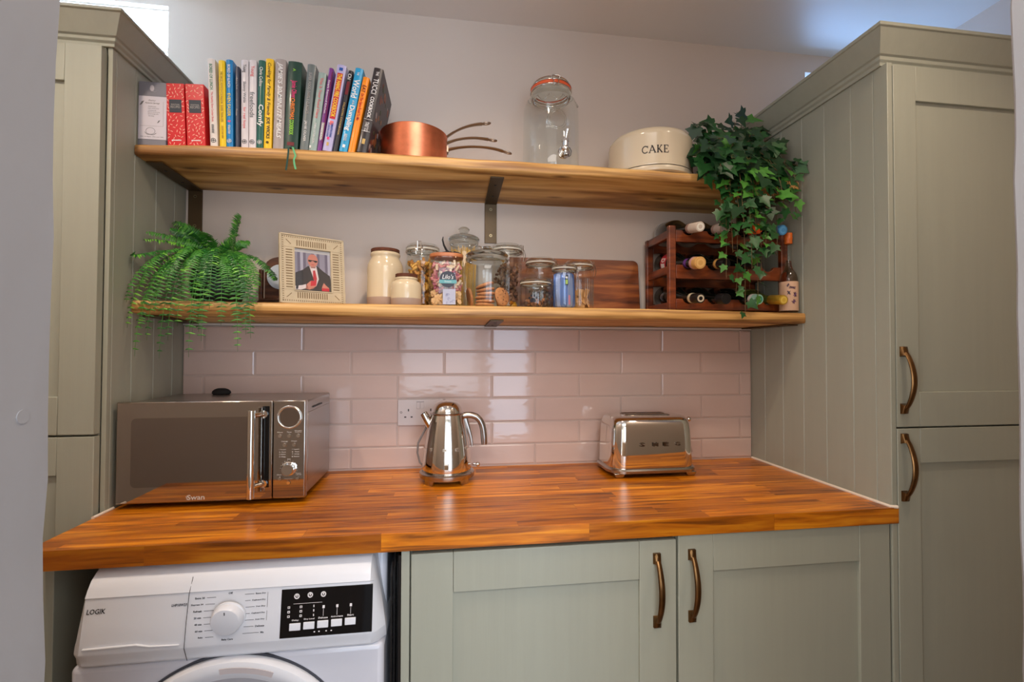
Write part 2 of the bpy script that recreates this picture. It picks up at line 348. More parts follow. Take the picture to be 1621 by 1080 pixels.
# tiles: glazed metro tiles, each slightly domed and tilted
random.seed(11)
m = MB(); g = 0.0016; y0 = -0.009
m.box(XL+0.001, XR-0.001, -0.0055, -0.0005, WT, 0.0, 1)
rowz = [0.0, -0.078, -0.156, -0.235, -0.3165, -0.3925, WT+0.004]
va = [0.309, 0.603, 0.901, 1.213, 1.518, 1.822, 2.125]; vb = [0.458, 0.753, 1.053, 1.362, 1.671, 1.973]
for k in range(6):
    xs = [XL]+(va if k % 2 == 0 else vb)+[XR-0.001]
    for a, b in zip(xs[:-1], xs[1:]):
        if b-a < 0.004: continue
        x0, x1, z0, z1 = a+g, b-g, rowz[k+1]+g, rowz[k]-g
        e = 0.004; t = [random.uniform(-0.0003, 0.0003) for _ in range(4)]
        ring0 = [(x0,-0.004,z0),(x1,-0.004,z0),(x1,-0.004,z1),(x0,-0.004,z1)]
        ring1 = [(x0+0.0006,y0+0.0012,z0+0.0006),(x1-0.0006,y0+0.0012,z0+0.0006),(x1-0.0006,y0+0.0012,z1-0.0006),(x0+0.0006,y0+0.0012,z1-0.0006)]
        ring2 = [(x0+e,y0+t[0]*0.4,z0+e),(x1-e,y0+t[1]*0.4,z0+e),(x1-e,y0+t[2]*0.4,z1-e),(x0+e,y0+t[3]*0.4,z1-e)]
        m.loft([ring0, ring1, ring2], 0, cap0=False)
obj('wall_tiles', m, [TILE, GROUT], wb, angle=9, loc=(0,0,0))
m = MB(); m.box(XL+0.001, XR-0.001, -0.013, 0.0, 0.0015, 0.0095); obj('tile_trim', m, WHITE, wb, bevel=0.002, loc=(0,0,0))

# worktop
m = MB(); m.box(XL+0.002, XR-0.002, -0.5518, -0.0005, WT-0.0398, WT); m.box(XR-0.003, 2.1885, -0.5518, -0.5505, WT-0.0398, WT)
wt = thing('worktop', 'solid oak stave worktop with a glossy honey finish running across the alcove', 'worktop', (0,0,0))
obj('worktop_board', m, WORK, wt, bevel=0.0015)
m = MB(); m.tube([(XL+0.003, -0.372, WT+0.0015), (XL+0.003, -0.306, WT+0.0015)], 0.004, 8)
tag(obj('sealant_bead', m, SILIC, wt, angle=60), 'white silicone sealant bead')
m = MB(); m.tube([(XR-0.003, -0.012, WT+0.002), (XR-0.003, -0.548, WT+0.002), (XR+0.012, -0.552, WT+0.002)], 0.0045, 8)
tag(obj('sealant_bead', m, SILIC, wt, angle=60), 'white silicone sealant bead')

# ------------------------------------------------------------------ cabinets
def shaker(mb, x0, x1, z0, z1, y, st=0.09, rl=0.088, rec=0.008, th=0.02):
    """door: frame of two stiles and two rails around a recessed panel, with fine joints between them"""
    j = 0.0006
    mb.box(x0, x0+st, y, y+th, z0, z1); mb.box(x1-st, x1, y, y+th, z0, z1)
    mb.box(x0+st+j, x1-st-j, y+0.0003, y+th, z1-rl, z1); mb.box(x0+st+j, x1-st-j, y+0.0003, y+th, z0, z0+rl)
    mb.box(x0+st-0.002, x1-st+0.002, y+rec, y+th-0.001, z0+rl-0.002, z1-rl+0.002)
def bow_handle(parent, x, y, z0, z1):
    """antique bow handle: two square feet and a flattened bow swelling in the middle"""
    mb = MB(); h = z1-z0
    for zz, s in ((z0, 1), (z1, -1)):
        a = 0.0085
        mb.loft([[(x-a,y,zz),(x+a,y,zz),(x+a,y,zz+s*0.026),(x-a,y,zz+s*0.026)],
                 [(x-a,y-0.006,zz+s*0.0005),(x+a,y-0.006,zz+s*0.0005),(x+a*0.9,y-0.010,zz+s*0.022),(x-a*0.9,y-0.010,zz+s*0.022)],
                 [(x-a*0.6,y-0.010,zz+s*0.010),(x+a*0.6,y-0.010,zz+s*0.010),(x+a*0.5,y-0.014,zz+s*0.024),(x-a*0.5,y-0.014,zz+s*0.024)]])
    pts = []; rr = []
    for k in range(17):
        t = k/16; z = z0+0.016+(h-0.032)*t
        o = 0.010+0.020*math.sin(PI*t)**0.8
        pts.append((x, y-o, z)); rr.append(0.0055+0.0012*math.sin(PI*t))
    mb.tube(pts, rr, 10, sect=[(1.15*math.cos(2*PI*k/10), 0.7*math.sin(2*PI*k/10)) for k in range(10)])
    o = obj('handle', mb, BRASS, parent, angle=50); return tag(o, 'antique brass bow handle')

def crown(mb, x0, x1, xs, yf, z0, z1, d, side):
    """mitred cornice along the front (y=yf) and one side (x=xs), projecting d. side=+1: side face looks to +x"""
    h = z1-z0
    prof = [(0.0, 0.0), (0.006, 0.0), (0.006, h*0.10), (0.011, h*0.16), (0.011, h*0.26), (0.016, h*0.30), (d-0.004, h*0.88), (d, h*0.90), (d, h), (0.0, h)]
    if side > 0:   # front runs x0..xs, then back along the side
        secs = [[(x0, yf-p, z0+q) for p, q in prof], [(xs+p, yf-p, z0+q) for p, q in prof], [(xs+p, -0.001, z0+q) for p, q in prof]]
    else:
        secs = [[(x1, yf-p, z0+q) for p, q in prof], [(xs-p, yf-p, z0+q) for p, q in prof], [(xs-p, -0.001, z0+q) for p, q in prof]]
    mb.loft(secs)

# tall cabinet on the left
YL = -0.330
tl = thing('tall_cabinet', 'tall sage green cabinet left of the worktop, mostly hidden by the doorway edge', 'cabinet', (0,0,0), 'tall cabinets flanking the worktop')
m = MB(); m.box(RXL+0.004, 0.232, YL, -0.0005, FLOOR+0.0, 0.70)
m.box(0.2365+0.0, XL-0.001, YL, YL+0.02, FLOOR, 0.70)
obj('carcass', m, SAGE, tl, bevel=0.001)
m = MB()
# boarded side: vertical boards with V grooves
def boards(mb, x, ys, z0, z1, side):
    for a, b in zip(ys[:-1], ys[1:]):
        g = 0.0016; xo = x-side*0.016; xi = x
        ring = [(xo, a, 0), (xi-side*0.0025, a, 0), (xi, a-g*1.3*(1 if a > b else -1), 0), (xi, b+g*1.3*(1 if a > b else -1), 0), (xi-side*0.0025, b, 0), (xo, b, 0)]
        mb.loft([[(p[0], p[1], z0) for p in ring], [(p[0], p[1], z1) for p in ring]])
boards(m, XL, [-0.001, -0.0638, -0.1536, -0.2452, YL+0.012], FLOOR+0.0, 0.70, 1)
obj('side_boards', m, SAGE, tl, angle=20)
for z0, z1, rt in ((-0.2755, 0.6565, 0.09), (FLOOR+0.10, -0.2805, 0.09)):
    m = MB(); shaker(m, -0.36, 0.2357, z0, z1, YL-0.0205, 0.078, rt)
    d = obj('door', m, SAGE, tl, bevel=0.0012)
m = MB(); crown(m, RXL+0.004, None, XL, YL, 0.664, 0.738, 0.044, 1); obj('cornice', m, SAGE, tl, bevel=0.001, angle=20)

# tall cabinet on the right
YR = -0.530
tr = thing('tall_cabinet', 'tall sage green cabinet at the right end of the worktop, with two brass handled doors', 'cabinet', (0,0,0), 'tall cabinets flanking the worktop')
m = MB(); m.box(XR+0.017, RXR-0.004, YR, -0.0005, FLOOR, 0.72)
obj('carcass', m, SAGE, tr, bevel=0.001)
m = MB(); m.box(XR, XR+0.0145, YR-0.0195, YR+0.02, FLOOR, 0.667); obj('stile', m, SAGE, tr, bevel=0.0012)
m = MB(); boards(m, XR, [-0.001, -0.0815, -0.171, -0.2608, -0.3491, -0.4409, -0.5095], FLOOR, 0.70, -1)
obj('side_boards', m, SAGE, tr, angle=20)
for z0, z1, hz in ((-0.2645, 0.661, (-0.231, -0.061)), (FLOOR+0.10, -0.2690, (-0.4505, -0.2805))):
    m = MB(); shaker(m, XR+0.0165, RXR-0.03, z0, z1, YR-0.0205, 0.066, 0.088)
    d = obj('door', m, SAGE, tr, bevel=0.0012)
    bow_handle(d, 2.2055, YR-0.0205, *hz)
m = MB(); crown(m, None, RXR-0.004, XR, YR, 0.665, 0.752, 0.046, -1); obj('cornice', m, SAGE, tr, bevel=0.001, angle=20)

# base cabinet
YB = -0.5455
bc = thing('base_cabinet', 'sage green two door base cabinet beneath the worktop', 'cabinet', (0,0,0))
m = MB(); m.box(0.9664, 0.984, YB+0.0, -0.02, FLOOR, WT-0.041); m.box(0.984, 2.17, YB+0.022, -0.02, FLOOR+0.1, WT-0.047); m.box(2.166, 2.1695, YB, YB+0.03, FLOOR, WT-0.041)
m.box(0.99, 2.165, YB+0.06, YB+0.075, FLOOR, FLOOR+0.1)
obj('carcass', m, SAGE, bc, bevel=0.001)
for x0, x1, zt, hx, hz in ((0.9875, 1.5965, WT-0.050, 1.5475, (-0.715, -0.544)), (1.6022, 2.1700, WT-0.0415, 1.6345, (-0.709, -0.540))):
    m = MB(); shaker(m, x0, x1, FLOOR+0.10, zt, YB, 0.090 if x0 < 1 else 0.088, 0.088, 0.0075)
    d = obj('door', m, SAGE, bc, bevel=0.0012)
    bow_handle(d, hx, YB, *hz)
# end panel under the worktop, left
m = MB(); m.box(0.2505, 0.268, -0.50, -0.02, FLOOR, WT-0.041)
tag(obj('end_panel', m, SAGE_FLAT, bevel=0.001), 'plain dark green support panel under the left end of the worktop', 'panel')
# slim black panel with thin rails in the gap
t = thing('gap_panel', 'slim black panel with thin rails in the gap beside the tumble dryer', 'rack', (0,0,FLOOR))
m = MB()
for x, y, z in ((0.9445, -0.530, 0.83), (0.9500, -0.520, 0.845), (0.9560, -0.508, 0.85)):
    m.tube([(x, y, 0), (x, y, z-0.02), (x, y+0.02, z), (x, y+0.38, z), (x, y+0.40, z-0.02), (x, y+0.40, 0)], 0.0026, 8)
obj('rails', m, SATIN if False else BLACK, t)
m = MB(); m.box(0.9595, 0.9655, -0.535, -0.06, 0.0, 0.855); obj('back_board', m, BLACK, t)

# ------------------------------------------------------------------ shelves
def interp(tab, x):
    for (a, u), (b, v) in zip(tab[:-1], tab[1:]):
        if x <= b: return u+(v-u)*max(0, (x-a)/(b-a))
    return tab[-1][1]
UT = [(0.248,0.4640),(0.4,0.4715),(0.54,0.4750),(0.87,0.4790),(1.42,0.4790),(1.82,0.4745),(2.172,0.468)]
UB = [(0.248,0.4362),(0.34,0.4395),(0.70,0.4473),(1.05,0.4477),(1.61,0.4465),(1.9,0.4416),(2.172,0.435)]
LT = [(0.248,0.0545),(0.8,0.0540),(1.69,0.0510),(2.172,0.0450)]
LB = [(0.248,0.0215),(0.8,0.0185),(1.69,0.0200),(2.172,0.0130)]
def zu(x): return interp(UT, x)
def zl(x): return interp(LT, x)
def shelf(name, label, top, bot, bt, bb, yf0, yf1, seed):
    random.seed(seed); rings = []; n = 64
    for k in range(n+1):
        x = XL+0.0012+(XR-XL-0.0024)*k/n; f = k/n
        yf = yf0+(yf1-yf0)*f+0.0012*math.sin(k*0.9)+random.uniform(-0.0006, 0.0006)
        a, b = interp(top, x), interp(bot, x); w = random.uniform(-0.0005, 0.0005)
        a2 = a-0.002
        rings.append([(x, -0.0006, bb), (x, yf+0.004, b+w), (x, yf+0.0005, b+0.004+w), (x, yf, (a+b)/2), (x, yf+0.0012, a-0.004), (x, yf+0.005, a), (x, -0.0006, a2)])
    mb = MB(); mb.loft(rings); return tag(obj(name, mb, PINE, angle=50), label, 'shelf', 'thick pine shelves over the worktop')
s1 = shelf('wall_shelf', 'upper thick reclaimed pine shelf holding cookbooks, pans and cake tin', UT, UB, 0.462, 0.430, -0.2495, -0.250, 5)
s2 = shelf('wall_shelf', 'lower thick reclaimed pine shelf holding storage jars and wine rack', LT, LB, 0.048, 0.0105, -0.2500, -0.272, 6)
SCREW = mat('screw_head', (150,132,100), 0.35, 1.0)
def bracket(label, x, zw0, zw1, arm_z0, arm_z1, up, dark=False, y1=-0.212):
    """flat steel L bracket: wall plate zw0..zw1 and an arm under the board from the wall to y1"""
    t = thing('shelf_bracket', label, 'bracket', (x, 0, 0), 'flat steel brackets under the pine shelves')
    mb = MB(); w = 0.0205; th = 0.004
    mb.box(-w, w, -0.0045, -0.0005, zw0, zw1, 0)
    obj('wall_plate', mb, BRONZE, t, bevel=0.0008)
    mb = MB()
    mb.loft([[(-w, -0.0046, arm_z0-th), (w, -0.0046, arm_z0-th), (w, -0.0046, arm_z0), (-w, -0.0046, arm_z0)], [(-w, y1, arm_z1-th), (w, y1, arm_z1-th), (w, y1, arm_z1), (-w, y1, arm_z1)]])
    obj('arm', mb, BRONZE, t, bevel=0.0008)
    for zz in ((zw0+0.026, zw1-0.022) if not up else ()):
        mb = MB(); mb.cyl((0, -0.0045, zz), 0.005, 0.0012, 16, 0, 'y'); mb.cyl((0, -0.0057, zz), 0.0022, 0.0002, 8, 1, 'y'); obj('screw', mb, [SCREW, BLACK], t)
    for f in (0.35, 0.75):
        mb = MB(); yy = y1*f; zz = arm_z0+(arm_z1-arm_z0)*f-th; mb.cyl((0, yy, zz-0.0012), 0.004, 0.0012, 12); obj('screw_hole', mb, BLACK, t)
    return t
bracket('bracket under the middle of the upper shelf', 1.2075, 0.292, 0.4295, 0.4292, 0.4440, False)
bracket('bracket at the left end of the upper shelf, beside the cabinet', 0.2755, 0.288, 0.4290, 0.4290, 0.4340, False)
bracket('bracket at the right end of the upper shelf, behind the ivy', 2.140, 0.292, 0.4290, 0.4290, 0.4330, False)
bracket('bracket under the middle of the lower shelf, only its arm showing', 1.2075, -0.004, 0.0093, 0.0092, 0.0163, True)
bracket('bracket at the left end of the lower shelf, behind the fern', 0.2755, -0.004, 0.0093, 0.0092, 0.0185, True)
bracket('bracket at the right end of the lower shelf, beside the cabinet boards', 2.150, -0.004, 0.0093, 0.0092, 0.0115, True, y1=-0.24)

# ceiling downlights and a small ceiling mark
LAMPG = emit('lamp_glow_warm', (255,226,190), 12)
for k, (lx, ly) in enumerate(LAMPS):
    t = thing('ceiling_downlight', ['recessed downlight in the ceiling above the left tall cabinet','recessed downlight in the middle of the pantry ceiling','recessed downlight in the ceiling above the right tall cabinet'][k], 'downlight', (lx, ly, HC), 'recessed ceiling downlights')
    m = MB(); m.lathe([(0.028,-0.002),(0.030,-0.006),(0.042,-0.005),(0.044,0.0)], 32); obj('bezel', m, SATIN, t)
    m = MB(); m.cyl((0,0,-0.0035), 0.026, 0.0025, 24); obj('lamp_lens', m, LAMPG, t)
# ------------------------------------------------------------------ things on the worktop
def rrect(w, d, r, n=6, cx=0, cy=0):
    pts = []
    for qx, qy, a0 in ((1,1,0),(-1,1,90),(-1,-1,180),(1,-1,270)):
        for k in range(n+1):
            a = math.radians(a0+90*k/n); pts.append((cx+qx*(w/2-r)+r*math.cos(a), cy+qy*(d/2-r)+r*math.sin(a)))
    return pts
def rprism(mb, x0, x1, z0, z1, y0, y1, r, mi=0, M=None):
    mb.prism([(a, b) for a, b in rrect(x1-x0, z1-z0, r, 5, (x0+x1)/2, (z0+z1)/2)], y0, y1, mi, M)

# microwave
MX0, MX1, MY, MZ0, MZ1 = 0.2610, 0.7020, -0.3165, 0.0125, 0.2625
mw = thing('microwave', 'silver countertop microwave with dark mirrored door, beside the left cabinet', 'microwave', (0, 0, WT))
m = MB(); m.box(MX0+0.008, MX1-0.004, MY+0.018, -0.052, MZ0+0.002, MZ1-0.004)
body = obj('body', m, STEEL, mw, bevel=0.004)
m = MB(); m.box(MX1-0.0045, MX1-0.0025, -0.285, -0.075, MZ0+0.035, MZ1-0.035); obj('side_panel', m, STEEL, mw, bevel=0.0015)
m = MB()
for k in range(6):
    m.box(MX1-0.0030, MX1-0.0015, -0.24+0.016*k, -0.230+0.016*k, MZ1-0.028, MZ1-0.024)
obj('vent_slots', m, BLACK, mw)
m = MB(); m.box(MX0, 0.6215, MY, MY+0.019, MZ0, MZ1); dr = obj('door', m, SATIN, mw, bevel=0.0025)
m = MB(); rprism(m, MX0+0.0035, 0.6195, MZ0+0.0035, MZ1-0.0035, MY-0.0012, MY+0.001, 0.002); dg_ = obj('door_glass', m, MIRROR, dr, angle=30)
DARKWIN = mat('tinted_window_mesh', (160,154,150), 0.05, 1.0)
m = MB(); rprism(m, MX0+0.034, 0.577, MZ0+0.040, MZ1-0.040, MY-0.0015, MY-0.0008, 0.012); obj('viewing_window', m, DARKWIN, dr, angle=30)
m = MB(); m.text('Swan', 0.444, 0.0245, 0.040, 0.0125, facing(0, MY-0.0014, 0), 0, 0.0004, bold=0.01)
for k in range(3):
    m.tube([(0.4245, MY-0.0018, 0.0250-0.002*k), (0.4205+0.0008*k, MY-0.0018, 0.0262-0.003*k), (0.4235, MY-0.0018, 0.0285-0.004*k)], 0.0005, 5)
obj('maker_lettering', m, mat('silver_print', (190,186,180), 0.3), dr, angle=None)
m = MB(); m.box(0.5975, 0.6145, MY-0.0022, MY-0.001, MZ0+0.030, MZ1-0.014); obj('handle_backing_strip', m, GLOSSBLACK, dr, bevel=0.002)
m = MB(); hx = 0.5835
m.cyl((hx, MY-0.034, MZ0+0.012), 0.0085, 0.218, 24); pass
h = obj('handle', m, CHROME, dr, angle=40, bevel=0.001)
for zz in (MZ0+0.040, MZ1-0.034):
    m = MB(); m.tube([(hx, MY-0.034, zz), (hx+0.006, MY-0.022, zz), (hx+0.014, MY-0.010, zz), (hx+0.018, MY-0.002, zz)], 0.0062, 14); m.cyl((hx+0.0175, MY-0.0015, zz), 0.010, 0.004, 20, 0, 'y'); obj('handle_stay', m, CHROME, h, angle=40)
m = MB(); m.box(0.6235, MX1, MY, MY+0.019, MZ0, MZ1); cp = obj('control_panel', m, SATIN, mw, bevel=0.0025)
m = MB(); rprism(m, 0.6250, MX1-0.003, MZ0+0.0035, MZ1-0.0035, MY-0.0012, MY+0.001, 0.002); obj('panel_glass', m, MIRROR, cp, angle=30)
cx = 0.6625
def ring(mb, c, r, rt, mi=0, seg=40):
    mb.tube([(c[0]+r*math.cos(2*PI*k/seg), c[1], c[2]+r*math.sin(2*PI*k/seg)) for k in range(seg+1)], rt, 8, mi, False)
m = MB(); ring(m, (cx, MY-0.002, 0.2195), 0.0275, 0.0032); obj('display_ring', m, CHROME, cp, angle=60)
m = MB(); m.cyl((cx, MY-0.0012, 0.2195), 0.0245, 0.0008, 32, 0, 'y'); obj('display', m, DARKWIN, cp)
for dx, dz in ((-0.022, 0.172), (0.0, 0.172), (0.022, 0.172), (-0.011, 0.149), (0.012, 0.149), (-0.0215, 0.063), (0.0, 0.0525), (0.0215, 0.063)):
    m = MB(); m.cyl((cx+dx, MY-0.0012, dz), 0.0052, 0.003, 18, 0, 'y', r2=0.0042); obj('button', m, CHROME, cp, angle=60)
m = MB(); F = facing(0, MY-0.0013, 0)
for dx, dz, s, w in ((-0.022,0.1815,'Micro',0.013),(0.0,0.1815,'Timer',0.012),(0.022,0.1845,'Weight',0.018),(0.022,0.1810,'Adjust',0.016),(-0.011,0.1580,'Defrost',0.015),(0.012,0.1580,'Weight',0.014),
    (-0.023,0.0735,'Clock',0.012),(0.0,0.0625,'Stop/Clear',0.020),(0.0235,0.0760,'Start',0.012),(0.0235,0.0725,'+30 sec',0.014),(0.0,0.113,'Auto',0.008)):
    m.text(s, cx+dx, dz, w, 0.0026, F, 0, 0.0002)
for k, (a, b) in enumerate((('1. Popcorn','5. Vegetable'),('2. Rice','6. Fish'),('3. Reheat','7. Soup'),('4. Meat','8. Potato'))):
    m.text(a, cx-0.016, 0.1370-0.006*k, 0.016, 0.0030, F, 0, 0.0002); m.text(b, cx+0.016, 0.1370-0.006*k, 0.018, 0.0030, F, 0, 0.0002)
for k in range(14):
    a = math.radians(-35+250*k/13); m.box(-0.0003, 0.0003, -0.0002, 0.0002, 0.0195, 0.0215, 0, Matrix.Translation((cx, MY-0.0014, 0.0885)) @ Matrix.Rotation(-(a-PI/2), 4, 'Y'))
obj('control_print', m, mat('pale_print', (206,200,192), 0.5), cp, angle=None)
m = MB(); m.lathe([(0.0180,0),(0.0180,0.003),(0.0160,0.004),(0.0155,0.014),(0.0135,0.0165)], 36, 0, Matrix.Translation((cx, MY-0.0012, 0.0885)) @ Matrix.Rotation(PI/2,4,'X'), False, True); obj('dial', m, CHROME, cp, angle=30)
for x in (MX0+0.04, MX1-0.04):
    for y in (MY+0.05, -0.09):
        m = MB(); m.cyl((x, y, 0.0002), 0.012, MZ0+0.003, 16); obj('foot', m, BLACK, mw)
# small black bulb-shaped thing on the microwave's top
t = thing('black_pouch', 'small black rounded object lying on top of the microwave at the back', 'object', (0.395, -0.085, WT+0.2588))
m = MB()
m.loft([[(0.026*sc*math.cos(a)*(1+0.08*math.cos(3*a)), 0.017*sc*math.sin(a), z) for a in [2*PI*k/20 for k in range(20)]] for sc, z in ((0.85,0.0),(1.0,0.004),(0.95,0.010),(0.72,0.015),(0.4,0.018),(0.05,0.0185))])
obj('shell', m, mat('matt_black_fabric', (12,12,13), 0.8), t, angle=80)

# wall socket (double, only its first half clear of the kettle)
t = thing('double_socket', 'white double plug socket on the tiles partly behind the kettle', 'socket', (0.9755, -0.009, -0.2795))
SOCK = mat('white_socket_plastic', (206,194,190), 0.28)
m = MB(); rprism(m, -0.073, 0.073, -0.043, 0.043, -0.009, 0.0003, 0.004); obj('face_plate', m, SOCK, t, bevel=0.002)
for sx in (-1, 1):
    cxs = sx*0.036-0.002
    m = MB(); m.box(cxs-0.0018, cxs+0.0018, -0.0096, -0.009, 0.004, 0.0120); m.box(cxs-0.0135, cxs-0.0070, -0.0096, -0.009, -0.0165, -0.0125); m.box(cxs+0.0070, cxs+0.0135, -0.0096, -0.009, -0.0165, -0.0125)
    obj('pin_holes', m, mat('socket_hole_grey', (60,52,50), 0.6), t, angle=None)
    m = MB(); m.box(sx*0.0008, sx*0.0118, -0.0125, -0.0088, 0.0125, 0.0345); obj('rocker_switch', m, SOCK, t, bevel=0.0008)
m = MB(); m.box(-0.0125, 0.0125, -0.0100, -0.009, 0.0345, 0.0355)
obj('switch_marking', m, mat('socket_mark_dark', (70,56,54), 0.6), t, angle=None)
for sx in (-1, 1):
    m = MB(); m.cyl((sx*0.0615, -0.009, 0.001), 0.0034, 0.0007, 14, 0, 'y'); m.cyl((sx*0.0615, -0.0097, 0.001), 0.0022, 0.0002, 12, 1, 'y'); obj('screw_cap', m, [mat('socket_mark_dark',(70,56,54),0.6), SOCK], t)

# kettle
KX, KY = 1.0635, -0.150
kt = thing('kettle', 'polished steel retro kettle with curved handle in front of the plug socket', 'kettle', (KX, KY, WT+0.0005))
R = 0.0825
m = MB(); m.lathe([(R-0.010,0.014),(R-0.001,0.0135),(R,0.016),(R-0.0005,0.026),(R-0.004,0.0295),(R-0.012,0.031)], 64, 0, None, True, True)
base = obj('power_base', m, SATIN, kt, angle=40)
for a in (-50, -130, 50, 130):
    m = MB(); ar = math.radians(a); rings = []
    for z, w0, in_ in ((0.0, 0.16, 0.010), (0.008, 0.18, 0.012), (0.0175, 0.26, 0.014)):
        pts = [((R-0.0005)*math.cos(ar+t), (R-0.0005)*math.sin(ar+t), z) for t in [w0*(k/4-1) for k in range(9)]]
        pts += [((R-in_)*math.cos(ar+t), (R-in_)*math.sin(ar+t), z) for t in [w0*(1-k/4) for k in range(9)]]
        rings.append(pts)
    m.loft(rings); obj('foot', m, SATIN, base, angle=40)
KP = [(0.0715,0.031),(0.0738,0.036),(0.0735,0.046),(0.0722,0.062),(0.0700,0.082),(0.0668,0.106),(0.0630,0.130),(0.0588,0.154),(0.0545,0.175),(0.0508,0.190),(0.0485,0.1985)]
def krad(z): return interp([(b, a) for a, b in KP], z)
m = MB(); m.lathe(KP, 72, 0, None, True, True); kb = obj('body', m, CHROME, kt, angle=60)
m = MB(); m.lathe([(0.046,0.1980),(0.0510,0.1985),(0.0515,0.2005),(0.0500,0.2025),(0.0470,0.2035)], 64, 0, None, True, True); obj('collar', m, SATIN, kt, angle=50)
m = MB(); m.lathe([(0.0465,0.2032),(0.0455,0.209),(0.0425,0.218),(0.0370,0.227),(0.0290,0.2335),(0.0190,0.2375),(0.0080,0.2392),(0.0001,0.2396)], 64, 0, None, True, False); obj('lid', m, CHROME, kt, angle=60)
m = MB()
def wrapk(v):   # put x (arc length), z flat letters on the conical belly, facing -y, centre angle -90 deg
    r = krad(v.z)+0.0006-v.y; a = -PI/2+v.x/0.0655; return (r*math.cos(a), r*math.sin(a), v.z)
for ch, ax in (('S', -0.060), ('M', -0.008), ('E', 0.034), ('G', 0.075)):
    m.text(ch, ax*0.83, 0.1015, 0.0105, 0.0095, Matrix(((1,0,0,0),(0,0,-1,0),(0,1,0,0),(0,0,0,1))), 0, 0.0008, bold=0.02, fn=wrapk)
obj('maker_letters', m, mat('etched_letters', (170,160,146), 0.45, 0.6), kb, angle=None)
# spout to the left
m = MB(); rings = []
for px, pz, rr_, sq in ((-0.036, 0.140, 0.018, 1.0), (-0.048, 0.160, 0.020, 0.9), (-0.058, 0.178, 0.020, 0.85), (-0.066, 0.1925, 0.0195, 0.8), (-0.0705, 0.2015, 0.019, 0.75)):
    rings.append([(px+rr_*0.55*math.cos(2*PI*k/20), rr_*sq*math.sin(2*PI*k/20), pz-0.30*rr_*math.cos(2*PI*k/20)*-1) for k in range(20)])
m.loft(rings, cap1=False); inner = [[((p[0]+0.0705)*0.86-0.0705, p[1]*0.86, p[2]) for p in rings[-1]], [((p[0]+0.058)*0.8-0.060, p[1]*0.8, p[2]) for p in rings[2]]]
m.loft([rings[-1], inner[0], inner[1]], cap0=False)
obj('spout', m, CHROME, kt, angle=50)
# handle
hp = [(0.0455,0.192),(0.060,0.1945),(0.075,0.1935),(0.0885,0.1885),(0.0985,0.1785),(0.1055,0.1650),(0.1095,0.1480),(0.1115,0.1300),(0.1125,0.1120),(0.1125,0.1040)]
m = MB(); m.tube([(a, -0.004, b) for a, b in hp], [0.0095,0.0098]+[0.0100]*6+[0.0098,0.0088], 16); obj('handle', m, STEEL, kt, angle=50)
m = MB(); m.tube([(0.052,-0.002,0.190),(0.058,-0.002,0.170),(0.0655,-0.002,0.148),(0.072,-0.002,0.125),(0.0760,-0.002,0.098)], [0.010,0.0088,0.0075,0.006,0.004], 12, sect=[(0.8*math.cos(2*PI*k/12), 0.32*math.sin(2*PI*k/12)) for k in range(12)]); obj('handle_spine', m, STEEL, kt, angle=50)
m = MB(); m.tube([(0.078,-0.006,0.0465),(0.0905,-0.012,0.0465)], 0.003, 8); m.ball((0.0925,-0.014,0.0465), 0.0068); obj('switch_knob', m, CHROME, kt, angle=60)
m = MB(); m.tube([(-0.066,0.03,0.030),(-0.083,0.035,0.045),(-0.0905,0.035,0.075),(-0.0885,0.032,0.105),(-0.076,0.030,0.130),(-0.060,0.040,0.160),(-0.050,0.100,0.175),(-0.045,0.128,0.180)], 0.0032, 8); obj('power_cord', m, mat('grey_cord', (120,112,108), 0.5), kt, angle=60)

# toaster
TX, TY = 1.7065, -0.1230
to = thing('toaster', 'polished steel two slot retro toaster on the worktop', 'toaster', (TX, TY, WT+0.0005), rz=0.0)
TW, TD = 0.278, 0.160
def tsec(w, d, z, r): return [(a, b, z) for a, b in rrect(w, d, r, 10)]
def bowed(pts, amt):   # front and back faces bulge gently
    return [(a, b+(1 if b > 0 else -1)*amt*(1-(a/(TW/2))**2)*min(1, abs(b)/(TD/2-0.005)), c) for a, b, c in pts]
m = MB(); rings = []
for w, d, z, r, bl in ((TW,TD,0.024,0.045,0.008),(TW+0.002,TD+0.001,0.034,0.045,0.009),(TW,TD,0.060,0.045,0.010),(TW-0.003,TD-0.002,0.100,0.044,0.011),(TW-0.008,TD-0.006,0.140,0.043,0.010),(TW-0.014,TD-0.012,0.160,0.041,0.009),
    (TW-0.020,TD-0.018,0.1700,0.040,0.008),(TW-0.030,TD-0.028,0.1775,0.038,0.006),(TW-0.042,TD-0.042,0.1815,0.034,0.004),(TW-0.058,TD-0.060,0.1830,0.030,0.002),(0.17,0.070,0.1834,0.020,0)):
    rings.append(bowed(tsec(w, d, z, r), bl))
m.loft(rings); tb = obj('body', m, CHROME, to, angle=60)
m = MB(); m.loft([bowed(tsec(TW+0.010, TD+0.010, 0.012, 0.048), 0.008), bowed(tsec(TW+0.016, TD+0.016, 0.0135, 0.050), 0.009), bowed(tsec(TW+0.016, TD+0.016, 0.021, 0.050), 0.009), bowed(tsec(TW+0.008, TD+0.008, 0.0255, 0.047), 0.008)])
pl = obj('plinth', m, SATIN, to, angle=40)
for sx in (-1, 1):
    for sy in (-1, 1):
        m = MB(); x = sx*(TW/2-0.022); y = sy*(TD/2-0.004)
        m.loft([[(x-0.012,y-0.008,0.0),(x+0.012,y-0.008,0.0),(x+0.012,y+0.008,0.0),(x-0.012,y+0.008,0.0)], [(x-0.0175,y-0.010,0.0135),(x+0.0175,y-0.010,0.0135),(x+0.0175,y+0.010,0.0135),(x-0.0175,y+0.010,0.0135)]])
        obj('foot', m, SATIN, pl, bevel=0.002)
